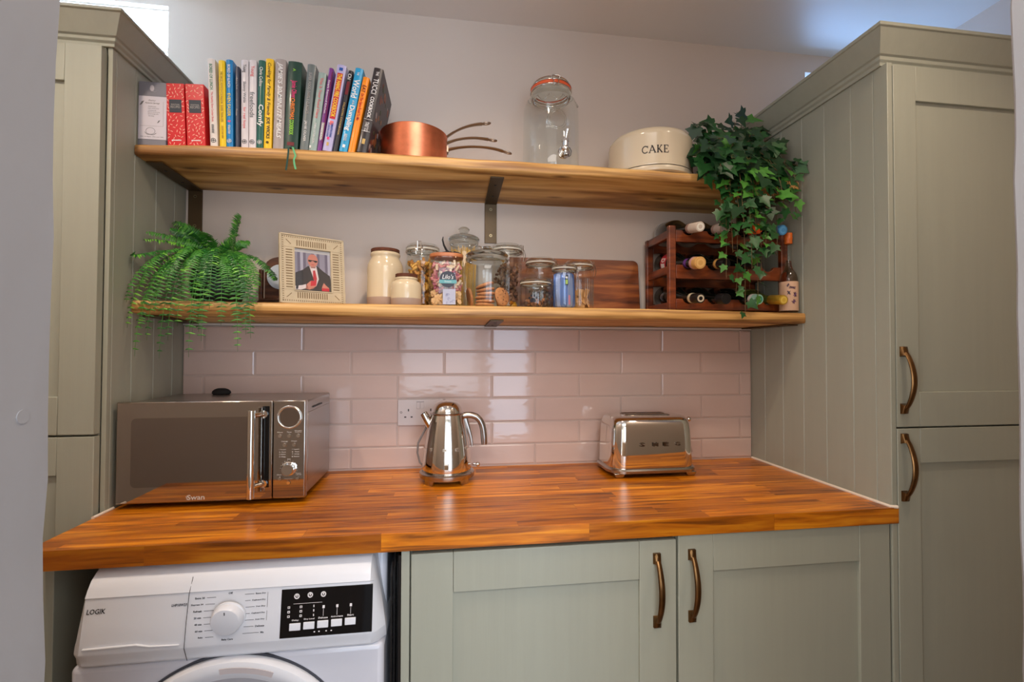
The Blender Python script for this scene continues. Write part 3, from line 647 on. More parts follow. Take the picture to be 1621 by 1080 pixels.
for yy in (-0.019, 0.019):
    m = MB(); rr_ = [[(a, b, z) for a, b in rrect(w, d, d/2-0.001, 5, 0, yy)] for w, d, z in ((0.150, 0.030, 0.1828), (0.152, 0.032, 0.1848), (0.147, 0.027, 0.1852), (0.146, 0.025, 0.1842))]
    m.loft(rr_, cap1=False); m.add([(a, b, 0.1838) for a, b in rrect(0.146, 0.025, 0.0115, 5, 0, yy)], [tuple(range(24))], 1)
    obj('bread_slot', m, [SATIN, BLACK], to, angle=40)
m = MB()
def wrapt(v): return (v.x, -(TD/2-0.0018)-0.0108*(1-(v.x/(TW/2))**2)+v.y-0.0002, v.z)
for ch, x in (('S', -0.046), ('M', -0.003), ('E', 0.032), ('G', 0.071)):
    m.text(ch, x, 0.1010, 0.0165, 0.0115, Matrix(((1,0,0,0),(0,0,-1,0),(0,1,0,0),(0,0,0,1))), 0, 0.0010, bold=0.02, fn=wrapt)
obj('maker_letters', m, mat('dark_steel_letters', (104,92,80), 0.3, 1.0), tb, angle=None)
m = MB(); m.tube([(TW/2-0.010,0.0,0.1640),(TW/2+0.014,0.0,0.1640)], 0.003, 8); m.ball((TW/2+0.0155,0.0,0.1640), 0.0085); obj('lever_knob', m, CHROME, to, angle=60)
m = MB(); m.cyl((TW/2-0.002,0.0,0.070), 0.014, 0.010, 24, 0, 'x'); m.cyl((TW/2+0.008,0.0,0.070), 0.010, 0.004, 24, 0, 'x'); m.box(TW/2+0.004, TW/2+0.0145, -0.002, 0.002, 0.060, 0.080); obj('browning_dial', m, CHROME, to, bevel=0.001)
m = MB(); m.tube([(TW/2-0.01,0.040,0.020),(TW/2+0.020,0.045,0.0045),(TW/2+0.034,0.035,0.020),(TW/2+0.042,0.030,0.050),(TW/2+0.036,0.030,0.085),(TW/2+0.018,0.032,0.108),(TW/2-0.004,0.040,0.114),(TW/2-0.012,0.050,0.112)], 0.003, 8); obj('power_cord', m, mat('grey_cord', (120,112,108), 0.5), to, angle=60)

# ------------------------------------------------------------------ tumble dryer
DX0, DX1, DCX = 0.3400, 0.9345, 0.6400
dy = thing('tumble_dryer', 'white tumble dryer with black display panel under the worktop', 'tumble dryer', (0, 0, FLOOR))
D0 = -FLOOR
m = MB(); m.box(DX0+0.002, DX1-0.002, -0.5620, -0.03, 0.012, D0-0.690); m.box(DX0+0.004, DX1-0.004, -0.50, -0.03, D0-0.70, D0-0.510)
obj('casing', m, APPL2, dy, bevel=0.012, seg=3)
# control fascia: profile in y,z swept across, pinched in at its ends
prof = [(-0.40,-0.508),(-0.480,-0.508),(-0.515,-0.511),(-0.536,-0.518),(-0.551,-0.530),(-0.560,-0.545),(-0.5640,-0.5550),(-0.5650,-0.5570),(-0.5635,-0.5590),(-0.5700,-0.610),(-0.5760,-0.6580),(-0.5755,-0.6620),(-0.5700,-0.672),(-0.5680,-0.684),(-0.5640,-0.689),(-0.40,-0.689)]
m = MB(); rings = []
N = 44
for k in range(N+1):
    f = k/N; x = DX0+(DX1-DX0)*f; e = min(f, 1-f)*(DX1-DX0); tt = max(0.0, 1-e/0.032); pin = tt**2.2
    rings.append([(x+(0.024*max(0,(z+0.66)/0.15)*(1 if f < 0.5 else -1))*tt, y+pin*0.030*(1 if y < -0.5 else 0), D0+z-(pin*0.012 if z > -0.6 else 0)) for y, z in prof])
m.loft(rings); fa = obj('control_fascia', m, APPL, dy, angle=28)
FM = Matrix.Translation((0, -0.5636, D0-0.559)) @ Matrix.Rotation(PI/2-math.atan2(0.0124, 0.099)*-1*-1, 4, 'X')
# fascia plane: y = -0.5635 - 0.125*( -0.559 - z )
def fp(v): return (v.x, -0.5635-0.1253*(D0-0.559-v.z)-0.0003-v.y*-1, v.z)
FL = Matrix(((1,0,0,0),(0,0,-1,0),(0,1,0,D0),(0,0,0,1)))
# water drawer
m = MB(); m.box(DX0+0.012, 0.5545, 0.0, 0.0006, D0-0.6485, D0-0.5615, 0, fn=lambda v: fp(v))
m2 = MB(); m2.tube([(0.5565,-0.553,D0-0.532),(0.5563,-0.5665,D0-0.560),(0.5550,-0.5735,D0-0.612),(0.5538,-0.5775,D0-0.660),(0.5560,-0.5700,D0-0.688)], 0.0006, 6); obj('drawer_seam', m2, GREYTXT, fa)
m = MB()
pts = [(DX0+0.014,-0.6490),(0.470,-0.6465),(0.4900,-0.6520),(0.5450,-0.6545),(0.545,-0.676),(DX0+0.014,-0.676)]
m.prism([(a, D0+b) for a, b in [(DX0+0.034,-0.6470),(0.468,-0.6450),(0.492,-0.6500),(0.5445,-0.6515),(0.5445,-0.6535),(0.490,-0.6525),(0.466,-0.6480),(DX0+0.034,-0.6500)]], -0.5785, -0.5735)
obj('drawer_grip', m, APPL, fa, bevel=0.0008)
m = MB(); m.text('LOGIK', 0.3905, -0.5820, 0.0330, 0.0092, FL, 0, 0.0003, shear=0.15, bold=0.012, fn=fp)
m.text('LHP10W23', 0.5385, -0.5800, 0.0280, 0.0050, FL, 0, 0.0003, shear=0.2, bold=0.02, fn=fp)
DZ = -0.6075; dxc = 0.6325
labs_l = ['Extra 20','Express 34','Refresh','20 min','40 min','60 min','Baby']
labs_r = ['Extra Dry','Cupboard Dry','Iron Dry','Cupboard Dry','Iron Dry','Delicate','Mix']
for k, s in enumerate(labs_l):
    z = DZ+0.0375-k*0.0122; w = 0.0155*len(s)/7; xx = dxc-0.047-abs(k-2.6)*-0.0020
    m.text(s, xx-w/2-0.006, z, w, 0.0036, FL, 0, 0.0003, bold=0.015, fn=fp)
    m.box(xx-0.002, dxc-0.031+0.004*(abs(k-3)/3), -0.0002, 0.0001, D0+z-0.0003, D0+z+0.0003, 0, fn=fp)
for k, s in enumerate(labs_r):
    z = DZ+0.0395-k*0.0122; w = 0.0150*len(s)/7
    m.text(s, dxc+0.067-w/2, z, w, 0.0034, FL, 0, 0.0003, bold=0.015, fn=fp)
    m.box(dxc+0.031-0.004*(abs(k-3)/3), dxc+0.064-w, -0.0002, 0.0001, D0+z-0.0003, D0+z+0.0003, 0, fn=fp)
m.text('Off', dxc, DZ+0.0435, 0.0075, 0.0038, FL, 0, 0.0003, bold=0.015, fn=fp); m.text('Baby Care', dxc-0.001, DZ-0.0425, 0.021, 0.0042, FL, 0, 0.0003, bold=0.02, fn=fp)
for z0, z1 in ((DZ+0.0125, DZ+0.041), (DZ-0.012, DZ+0.006)):
    m.box(dxc+0.0705, dxc+0.0710, -0.0002, 0.0001, D0+z0, D0+z1, 0, fn=fp)
obj('fascia_print', m, GREYTXT, fa, angle=None)
m = MB(); MD = Matrix.Translation((dxc, -0.5635-0.1253*(-0.559-DZ)-0.0002, D0+DZ)) @ Matrix.Rotation(PI/2+0.125, 4, 'X')
m.lathe([(0.0315,0),(0.0312,0.003),(0.0295,0.004),(0.0285,0.016),(0.0265,0.019),(0.0250,0.0195)], 48, 0, MD, False, True); m.box(-0.0008, 0.0008, 0.016, 0.022, 0.0190, 0.0199, 1, MD)
obj('programme_dial', m, [APPL, GREYTXT], fa, angle=30)
# display
m = MB(); m.box(0.7300, 0.9105, -0.0010, 0.0010, D0-0.6560, D0-0.5640, 0, fn=fp); dp = obj('display_panel', m, GLOSSBLACK, fa, bevel=0.0005)
m = MB()
for k, s in enumerate(('Delay','Dry Level','Delicate','Anti-crease','Start')):
    m.text(s, 0.7590+0.0270*k, -0.6235+0.0008*k, 0.0040+0.0018*len(s), 0.0034, FL, 0, 0.0003, bold=0.012, fn=lambda v: fp(Vector((v.x, v.y-0.0011, v.z))))
def P2(x0, x1, z0, z1): m.box(x0, x1, -0.0013, -0.0010, D0+z0, D0+z1, 0, fn=fp)
P2(0.7540, 0.8100, -0.5925, -0.5920)
for x, z in ((0.7600,-0.578),(0.7860,-0.577),(0.8120,-0.577)):
    for k in range(12):
        a = 2*PI*k/12; P2(x+0.0042*math.cos(a)-0.0011, x+0.0042*math.cos(a)+0.0011, z+0.0042*math.sin(a)-0.0011, z+0.0042*math.sin(a)+0.0011)
    P2(x-0.0012, x+0.0012, z-0.0010, z+0.0026)
for x in (0.7455, 0.7690, 0.7940):
    for z in (-0.5985, -0.6070, -0.6155):
        w = 0.0024 if x < 0.79 else 0.0010
        P2(x-w, x-w+0.0012, z-0.002, z+0.002); P2(x+w-0.0012, x+w, z-0.002, z+0.002); P2(x-w, x+w, z+0.0010, z+0.0022); P2(x-w, x+w, z-0.0022, z-0.0012)
for x in (0.8130, 0.8400, 0.8670):
    P2(x-0.0003, x+0.0003, -0.6185, -0.6050); P2(x-0.0020, x+0.0024, -0.6040, -0.5985)
for x in (0.797, 0.806, 0.820, 0.830): P2(x-0.0014, x+0.0014, -0.6485, -0.6465)
obj('display_print', m, mat('white_print', (226,222,222), 0.4), dp, angle=None)
for k in range(5):
    m = MB(); x = 0.7590+0.0270*k; m.box(x-0.0108, x+0.0108, -0.0032, -0.0008, D0-0.6420+0.0008*k, D0-0.6285+0.0008*k, 0, fn=fp); obj('button', m, APPL, dp, bevel=0.0008)
# round door
DZC = D0-0.922
m = MB(); MT = Matrix.Translation((DCX, -0.5600, DZC)) @ Matrix.Rotation(PI/2, 4, 'X')
m.lathe([(0.2380,0.0),(0.2380,0.004),(0.2330,0.003),(0.2330,0.001)], 96, 1, MT)
m.lathe([(0.2325,0.0),(0.2325,0.012),(0.2290,0.020),(0.2180,0.024),(0.2050,0.021),(0.1960,0.017)], 96, 0, MT, False, False)
m.lathe([(0.1960,0.017),(0.1900,0.0155),(0.150,0.020),(0.08,0.022),(0.0001,0.0225)], 96, 2, MT)
obj('door', m, [APPL, mat('shadow_gap_grey', (60,62,70), 0.5), mat('door_grey_plastic', (168,168,174), 0.3)], dy, angle=35)
m = MB(); rings = []
for a in [math.radians(d) for d in range(68, 96, 3)]:
    rings.append([(DCX+r*math.cos(a), -0.5600-y, DZC+r*math.sin(a)) for r, y in ((0.221,0.0235),(0.209,0.0215),(0.209,0.0228),(0.221,0.0248))])
m.loft(rings); obj('door_grip', m, mat('pinkish_white_plastic', (206,196,196), 0.3), dy, angle=40)
for x in (DX0+0.05, DX1-0.05):
    for y in (-0.50, -0.08):
        m = MB(); m.cyl((x, y, 0.0), 0.018, 0.014, 16); obj('foot', m, BLACK, dy)
# ------------------------------------------------------------------ upper shelf: tins, cookbooks
def pr(name, rgb, rough=0.45, **k): return mat('print_'+name, rgb, rough, **k)
INK = dict(black=pr('black',(24,22,22)), white=pr('white',(232,228,224)), red=pr('red',(196,36,48)), green=pr('green',(36,120,84)), pink=pr('pink',(226,60,120)), lime=pr('lime',(150,214,60)),
    orange=pr('orange',(236,128,40)), yellow=pr('yellow',(240,206,60)), gold=pr('gold',(196,160,90)), grey=pr('grey',(110,110,112)), blue=pr('blue',(30,80,160)), salmon=pr('salmon',(222,110,110)), teal=pr('teal',(70,160,166)), maroon=pr('maroon',(110,20,30)), ochre=pr('ochre',(176,140,30)), dusk=pr('dusk',(168,162,156)))
PAGES = mat('book_pages', (222,208,184), 0.8, var=0.06, vscale=(400,3,400))
YF = -0.238
# grey recipe tin
GB = mat('grey_card_box', (124,124,134), 0.45)
t = thing('gift_box', 'tall grey box with a white printed label at the left end of the upper shelf', 'box', (0.2845, 0, zu(0.281)+0.0015))
m = MB(); m.box(-0.0345, 0.0335, YF, YF+0.070, 0, 0.170); obj('carton', m, GB, t, bevel=0.0012)
m = MB(); m.box(-0.0338, 0.0340, YF-0.0006, YF+0.0, 0.016, 0.131); m.box(0.0335, 0.0341, YF-0.0004, YF+0.066, 0.016, 0.131)
lb = tag(obj('label_sheet', m, mat('label_lilac_white', (206,202,212), 0.5), t, bevel=0.0002), 'white printed label')
F = facing(0, YF-0.0006, 0); m = MB()
m.text('Rainy', -0.001, 0.1195, 0.018, 0.0045, F, 0, 0.0002, shear=0.3); m.text('Autumn Springs', -0.0005, 0.1125, 0.036, 0.005, F, 0, 0.0002, shear=0.3)
for k, s in enumerate(('Pumpkin spice', 'maple candied pecan', 'cinnamon roll', 'apple & caramel syrup', 'spiced orange cake', 'hot cocoa')):
    m.text(s, -0.007+0.001*len(s)/2, 0.1035-0.0050*k, 0.0014*len(s), 0.0028, F, 0, 0.0002)
m.box(0.0265, 0.0268, YF-0.0008, YF-0.0006, 0.052, 0.118); m.box(-0.030, 0.027, YF-0.0008, YF-0.0006, 0.0515, 0.0518)
for x, z, s in ((-0.025, 0.112, 1), (0.016, 0.064, 0.7)):
    m.prism([(x-0.006*s, z-0.006*s), (x-0.001*s, z-0.004*s), (x+0.005*s, z+0.006*s), (x-0.001*s, z+0.004*s)], YF-0.0008, YF-0.0006)
m.tube([(-0.004+0.011*math.cos(a), YF-0.0008, 0.038+0.009*math.sin(a)) for a in [2*PI*k/20 for k in range(21)]], 0.0004, 4); m.tube([(-0.018, YF-0.0008, 0.035), (-0.012, YF-0.0008, 0.029), (0.004, YF-0.0008, 0.028), (0.010, YF-0.0008, 0.033)], 0.0006, 4)
m.text('Rain on Paper,  Mist over Hills', 0.0, 0.0225, 0.056, 0.0030, F, 0, 0.0002, shear=0.3)
obj('label_print', m, INK['grey'], lb, angle=None)
m = MB(); m.ball((-0.002, YF-0.0002, 0.153), 0.007, 0, 14, 8, (0.75, 0.05, 1.2)); m.tube([(-0.001, YF-0.0005, 0.146), (0.004, YF-0.0005, 0.143), (0.010, YF-0.0005, 0.145)], 0.0005, 4); obj('crest', m, pr('palegrey', (184,180,190)), t, angle=60)
# red recipe cartons
REDC = mat('red_card_box', (206,22,26), 0.35)
for i, (x0, x1, h, lab) in enumerate(((0.3225, 0.3670, 0.168, 'red sprinkle patterned box standing next to the grey box'), (0.3700, 0.4160, 0.168, 'red sprinkle patterned box standing next to the white cookbook spine'))):
    t = thing('recipe_box', lab, 'box', ((x0+x1)/2, 0, zu(x0)+0.0015), 'red sprinkle patterned boxes'); w = (x1-x0)/2
    t.rotation_euler = (0, math.radians(-2.6), 0); t.location.z += w*math.sin(math.radians(2.6))
    m = MB(); m.box(-w, w, YF, YF+0.12, 0, h); obj('carton', m, REDC, t, bevel=0.0012)
    random.seed(31+i); m = MB()
    pts = []
    for tr_ in range(900):
        x, z = random.uniform(-w+0.003, w-0.003), random.uniform(0.004, h-0.004)
        if -0.017 < x < 0.017 and 0.085 < z < 0.131 or (abs(x) < 0.017 and 0.010 < z < 0.019): continue
        if all((x-a)**2+(z-b)**2 > 0.0078**2 for a, b in pts): pts.append((x, z))
    for x, z in pts:
        a = random.choice((20, 70, -40, 110, 150))+random.uniform(-12, 12)
        M_ = Matrix.Translation((x, YF-0.0001, z)) @ Matrix.Rotation(math.radians(a), 4, 'Y')
        m.box(-0.0030, 0.0030, -0.0002, 0.0004, -0.0007, 0.0007, 0, M_)
    obj('sprinkle_print', m, pr('sprinkle', (240,196,170)), t, angle=None)
    m = MB(); m.box(-0.0150, 0.0150, YF-0.0005, YF, 0.089, 0.124); lb = obj('label_square', m, mat('navy_label', (38,46,58), 0.5), t, bevel=0.0002)
    F = facing(0, YF-0.0005, 0); m = MB(); m.text('SENSATIONAL', 0, 0.1105, 0.022, 0.0038, F, 0, 0.0002); m.text('RECIPES', 0, 0.1040, 0.023, 0.0060, F, 0, 0.0002); obj('label_print', m, INK['dusk'], lb, angle=None)
    m = MB(); m.text('gousto', 0, 0.0145, 0.024, 0.0050, facing(0, YF, 0), 0, 0.0003, bold=0.05); obj('maker_print', m, INK['white'], t, angle=None)

# cookbooks: (x of the spine's foot, thickness, height, lean in degrees, cover rgb, label, [(text, centre down from top 0..1, length 0..1, width share, ink)])
BOOKS = [
 (0.4260,0.0197,0.240,-2.634,(222,214,206),'white cookbook with teal capitals and a red script title, beside the red boxes',
   [('BORED OF LUNCH',.21,.29,.34,'green'),('The Healthy Slow Cooker Book',.55,.34,.30,'salmon'),('NATHAN ANTHONY',.80,.10,.28,'grey')],1),
 (0.4497,0.0169,0.237,-1.597,(238,200,24),'thin bright yellow cookbook between the white and the sky blue spines',
   [('THE BAKED POTATO COOKBOOK  EASIER THAN LIFE',.42,.58,.32,'ochre'),('JACKIE AND BEN',.83,.14,.30,'ochre')],0),
 (0.4663,0.0179,0.240,-1.026,(22,128,190),'sky blue cookbook with white capitals on its spine',
   [('BORED OF LUNCH',.19,.26,.36,'white'),('EVEN EASIER',.52,.26,.40,'yellow'),('NATHAN ANTHONY',.80,.10,.3,'white')],1),
 (0.4890,0.0110,0.223,-0.850,(62,66,82),'slim slate grey book sunk between the sky blue and the white spines',
   [('Baking Book',.22,.14,.40,'dusk'),('Notes',.57,.08,.40,'dusk')],0),
 (0.5036,0.0190,0.242,-0.698,(214,206,206),'white cookbook with grey and salmon lettering, next to the slim slate book',
   [('Young',.10,.09,.55,'grey'),('Skinny Wahls',.37,.24,.42,'grey'),('for real hope',.66,.24,.42,'salmon')],1),
 (0.5230,0.0192,0.243,-0.329,(220,212,212),'white cookbook titled in large pale letters, next to the dark green spine',
   [('Young',.13,.12,.55,'salmon'),('freefoods',.51,.29,.55,'grey')],1),
 (0.5424,0.0181,0.244,0.692,(26,92,78),'dark green cookbook with a bold white one word title',
   [('Chris Collins',.19,.22,.42,'white'),('Comfy',.63,.25,.78,'white')],1),
 (0.5610,0.0207,0.250,0.721,(246,196,30),'yellow cookbook with black script and bold black name',
   [('Cooking for Family & Friends',.34,.58,.48,'black'),('JOE WICKS',.77,.24,.50,'black'),('*',.62,.015,.25,'red')],2),
 (0.5845,0.0284,0.251,0.958,(166,154,148),'thick grey cookbook with large white slanted capitals',
   [("JAMIE'S 30-MINUTE MEALS",.46,.84,.50,'white')],0),
 (0.6123,0.0380,0.247,2.269,(24,60,46),'thickest dark green cookbook with pink, orange and lime lettering',
   [('Jamie Oliver',.32,.20,.42,'pink'),("CHRISTMAS",.54,.24,.26,'orange'),('COOKBOOK',.75,.17,.26,'lime'),('A',.10,.03,.18,'lime')],3),
 (0.6545,0.0228,0.243,4.432,(104,112,110),'mid grey cookbook with pale capitals, leaning on the pale green one',
   [('SUPER FOOD FAMILY CLASSICS',.34,.48,.30,'dusk'),('JAMIE OLIVER',.78,.24,.32,'white')],0),
 (0.6775,0.0222,0.222,6.446,(146,164,156),'pale green leaning cookbook with pink lettering',
   [('This Is Your Food Diary',.33,.52,.40,'salmon'),('FEARNE COTTON COOKS',.78,.26,.20,'white')],2),
 (0.7000,0.0125,0.238,7.340,(120,52,128),'thin purple leaning book beside the lavender one',
   [('Simply Raymond Kitchen',.35,.40,.42,'white'),('HARDBACK',.78,.20,.30,'white')],0),
 (0.7140,0.0255,0.249,8.958,(178,170,206),'lavender leaning cookbook with a red title panel',
   [('THE HANG FIRE COOKBOOK',.36,.50,.42,'yellow'),('SAMANTHA EVANS',.76,.16,.22,'blue'),('& SHAUNA GUINN',.76,.16,.18,'blue')],4),
 (0.7420,0.0135,0.236,10.056,(26,22,26),'thin black leaning book between the lavender and the bright blue spines',
   [('Chi',.08,.07,.6,'white'),('FALASTIN COOKBOOK',.60,.40,.3,'gold')],0),
 (0.7581,0.0232,0.244,10.252,(30,150,196),'bright blue leaning cookbook with large white title',
   [('World',.25,.22,.62,'white'),('THE',.07,.04,.22,'white'),('of the',.415,.05,.26,'white'),('Dumpling',.60,.30,.66,'white'),('KAREN ROSS',.83,.08,.30,'white')],0),
 (0.7827,0.0185,0.220,10.509,(240,138,16),'orange leaning cookbook beside the black spine',
   [('EAT',.16,.09,.5,'maroon'),('On The Same Road To Me',.40,.36,.40,'red')],0),
 (0.8061,0.0274,0.248,10.719,(44,36,36),'black leaning cookbook at the right end of the row, its cover showing food',
   [('THE',.07,.05,.24,'white'),('TUCCI',.22,.18,.46,'white'),('COOKBOOK',.47,.25,.34,'white'),('STANLEY TUCCI',.70,.11,.34,'white')],5),
]
def book(i, x, w, h, lean, rgb, lab, texts, extra):
    x += w*0.02; w *= 0.96
    z = zu(x)+0.0012; th = math.radians(lean); piv = w if lean > 0 else 0.0
    t = thing('cookbook', lab, 'book', (x+piv, 0, z), 'cookbooks on the upper shelf')
    t.rotation_euler = (0, th, 0)
    x0, x1 = -piv, w-piv; D = 0.19 if h > 0.23 else 0.165; c = 0.0022
    co = mat('cover_%d' % i, rgb, 0.34, coat=0.15)
    m = MB()
    sp = 0.0015   # gently rounded spine
    m.loft([[(x0,YF+0.003,zz),(x0+w*0.25,YF+0.0003,zz),(x0+w*0.5,YF-sp*0.2,zz),(x0+w*0.75,YF+0.0003,zz),(x1,YF+0.003,zz),(x1,YF+D,zz),(x1-c,YF+D,zz),(x1-c,YF+0.006,zz),(x0+c,YF+0.006,zz),(x0+c,YF+D,zz),(x0,YF+D,zz)] for zz in (0.0, h)])
    o = obj('cover', m, co, t, bevel=0.0005, seg=1, angle=30)
    m = MB(); m.box(x0+c, x1-c, YF+0.005, YF+D-0.004, 0.003, h-0.003); obj('pages', m, PAGES, t, angle=None)
    mats = []; m = MB()
    for s, cc, L, ws, ink in texts:
        if INK[ink] not in mats: mats.append(INK[ink])
        off = 0.0
        if s.startswith('& SHAUNA'): off = -w*0.22
        if s.startswith('SAMANTHA'): off = w*0.12
        if s == 'JAMIE OLIVER' : off = -w*0.05
        if s == 'of the': off = w*0.1
        sh = 0.3 if s in ("JAMIE'S 30-MINUTE MEALS",) or extra == 2 and s[0] == 'C' and ink == 'black' else 0.0
        bold = 0.02 if s in ('Comfy','World','Dumpling','JOE WICKS',"JAMIE'S 30-MINUTE MEALS",'COOKBOOK','CHRISTMAS','THE HANG FIRE COOKBOOK') else 0.006
        S = spine(0, YF-0.0008, 0)
        m.text(s, -(h*(1-cc)), x0+w/2+off, L*h, ws*w*1.15, S, mats.index(INK[ink]), 0.0004, shear=sh, bold=bold)
    def patch(xa, xb, za, zb, ink):
        if INK[ink] not in mats: mats.append(INK[ink])
        m.box(x0+w*xa, x0+w*xb, YF-0.0006, YF-0.0001, h*za, h*zb, mats.index(INK[ink]))
    def roundel(cz, ink, r=0.30):
        if INK[ink] not in mats: mats.append(INK[ink])
        n = 20
        m.tube([(x0+w/2+w*r*math.cos(2*PI*k/n), YF-0.0006, h*cz+w*r*math.sin(2*PI*k/n)) for k in range(n+1)], 0.0006, 4, mats.index(INK[ink]), False)
        patch(0.5-r*0.75, 0.5+r*0.75, cz-0.003, cz+0.003, ink); patch(0.46, 0.54, cz-w*r*0.7/h, cz+w*r*0.7/h, ink)
    if extra == 1: roundel(0.07, 'black' if rgb[0] > 150 else 'white')
    if i == 2: patch(0.3, 0.7, 0.285, 0.305, 'pink')
    if i == 7: roundel(0.07, 'black', 0.16)
    if i == 11: patch(0.1, 0.3, 0.03, 0.06, 'white')
    if i == 9: patch(0.25, 0.75, 0.045, 0.085, 'maroon')
    if i == 13:
        patch(0.20, 0.80, 0.37, 0.90, 'red'); patch(0.35, 0.60, 0.06, 0.10, 'gold'); patch(0.3, 0.55, 0.13, 0.16, 'pink'); patch(0.3, 0.7, 0.30, 0.345, 'salmon'); patch(0.3,0.7,0.93,0.965,'blue')
    if i == 12: patch(0.25, 0.85, 0.14, 0.34, 'dusk'); patch(0.86, 1.0, 0.1, 0.95, 'maroon')
    if i == 14: patch(0.2, 0.8, 0.70, 0.86, 'maroon')
    if i == 15: patch(0.35, 0.65, 0.05, 0.085, 'white')
    if i == 17: patch(0.05, 0.95, 0.388, 0.391, 'white'); patch(0.05, 0.95, 0.248, 0.251, 'white'); patch(0.35, 0.65, 0.10, 0.16, 'gold'); patch(0.0, 0.0001, 0, 0.001, 'white')
    if mats: obj('spine_print', m, mats, o, angle=None)
    if i == 17:   # printed front cover with food
        m = MB(); random.seed(3); ms = [pr('cover_a',(70,62,66)), pr('cover_b',(126,60,36)), pr('cover_c',(160,150,150)), pr('cover_d',(60,70,40)), pr('cover_e',(150,96,60))]
        m.box(x1, x1+0.0005, YF+0.008, YF+D-0.002, 0.002, h-0.002, 0)
        for k in range(46):
            y, zz = random.uniform(YF+0.02, YF+D-0.012), random.uniform(0.015, h*0.93); r = random.uniform(0.004, 0.014); n = 7
            m.loft([[(x1+a, y+r*math.cos(2*PI*q/n+k)*random.uniform(.7,1.1), zz+r*math.sin(2*PI*q/n+k)) for q in range(n)] for a in (0.0004, 0.0008+0.00002*k)], random.randrange(1,5))
        obj('cover_picture', m, ms, o, angle=None)
    if i == 9:   # ribbon markers hanging over the shelf edge
        for xx, col, pts in ((-0.017, (20,64,52), [(0,0.0),(0.0005,-0.012),(-0.001,-0.03),(-0.002,-0.045),(-0.004,-0.062)]), (-0.006, (96,176,120), [(0,0.002),(0.004,-0.010),(0.008,-0.020),(0.004,-0.032),(0.006,-0.044),(0.010,-0.057)])):
            m = MB(); m.tube([(xx, YF+0.004, 0.003), (xx, YF-0.006, 0.003)]+[(xx+a, -0.2565+0.0005*k, b-0.002) for k, (a, b) in enumerate(pts)], 0.0023, 4, 0, True, None, [(1.0,0.12),(-1.0,0.12),(-1.0,-0.12),(1.0,-0.12)])
            tag(obj('ribbon_marker', m, mat('ribbon_%d' % col[1], col, 0.6), t, angle=40), 'dark green ribbon marker' if col[0] < 50 else 'light green ribbon marker')
for i, b in enumerate(BOOKS): book(i, *b)

# ------------------------------------------------------------------ copper pans, nested
PY = -0.120
def pan(label, R, h, z, hang, tip, first):
    t = thing('copper_saucepan', label, 'saucepan', (0.9575, PY, zu(0.95)+0.0010+z), 'nested copper saucepans')
    m = MB(); th = 0.0016
    m.lathe([(0.0001,0.0),(R-0.010,0.0),(R-0.003,0.003),(R,0.012),(R,h-0.002),(R+0.0012,h),(R-0.0006,h+0.0008),(R-th,h-0.001),(R-th,0.013),(R-0.012,0.004),(0.0001,0.004)], 72)
    obj('body', m, COPPER, t, angle=50)
    p0, p1, p2, p3 = hang
    pts = []; rr = []
    for k in range(15):
        u = k/14; a = (1-u)**3; b = 3*u*(1-u)**2; c = 3*u*u*(1-u); d = u**3
        pts.append(tuple(a*p0[q]+b*p1[q]+c*p2[q]+d*p3[q] for q in range(3))); rr.append(0.0094*(1-0.25*math.sin(PI*u)))
    m = MB(); m.tube(pts, rr, 12, 0, True, None, [(1.0*math.cos(2*PI*k/12), 0.42*math.sin(2*PI*k/12)) for k in range(12)])
    e = Vector(pts[-1]); d_ = (Vector(pts[-1])-Vector(pts[-3])).normalized(); sd = d_.cross(Vector((0,0,1))).normalized()
    m.tube([e+d_*(0.013*(1-math.cos(2*PI*k/20)))*1.0+sd*(0.0062*math.sin(2*PI*k/20)) for k in range(21)], 0.0024, 8, 0, False)
    m.box(R-0.001, R+0.004, -0.011, 0.011, p0[2]-0.010, p0[2]+0.008)
    hd = obj('handle', m, mat('cast_pewter_handle', (158,142,126), 0.3, 1.0), t, angle=60)
    for zz in (-0.006, 0.004):
        m = MB(); m.ball((R+0.0045, 0, p0[2]+zz), 0.0022, 0, 10, 6); obj('rivet', m, SATIN, hd, angle=60)
pan('largest copper saucepan, the outermost of the nested set', 0.1010, 0.1080, 0.0, ((0.102,0,0.074),(0.150,-0.005,0.089),(0.220,-0.015,0.090),(0.276,-0.02,0.072)), None, True)
pan('middle copper saucepan of the nested set, only its handle showing', 0.0900, 0.0970, 0.0062, ((0.091,0,0.084),(0.135,-0.003,0.108),(0.180,-0.008,0.112),(0.230,-0.012,0.104)), None, False)
pan('smallest copper saucepan of the nested set, its handle curving highest', 0.0800, 0.0960, 0.0124, ((0.081,0,0.084),(0.115,-0.003,0.120),(0.160,-0.006,0.143),(0.210,-0.010,0.147)), None, False)

# ------------------------------------------------------------------ drinks dispenser
t = thing('drinks_dispenser', 'large clear glass drinks dispenser with a chrome tap and orange seal', 'drinks dispenser', (1.3900, -0.125, zu(1.39)+0.001))
JP = [(0.060,0.002),(0.080,0.001),(0.0875,0.006),(0.0895,0.020),(0.0895,0.150),(0.0890,0.200),(0.0870,0.222),(0.0800,0.240),(0.0690,0.251),(0.0625,0.256),(0.0620,0.262),(0.0600,0.268)]
m = MB(); m.lathe(JP, 72, 0, None, True); obj('jar_body', m, GLASS, t, angle=70)
m = MB(); m.lathe([(0.0560,0.254),(0.0640,0.256),(0.0655,0.262),(0.0630,0.266),(0.0655,0.270),(0.0620,0.276),(0.0560,0.276)], 64); obj('glass_rim', m, THICK, t, angle=60)
m = MB(); m.lathe([(0.0885,0.003),(0.0900,0.006),(0.0890,0.012),(0.084,0.004)], 64); obj('base_ring', m, THICK, t, angle=60)
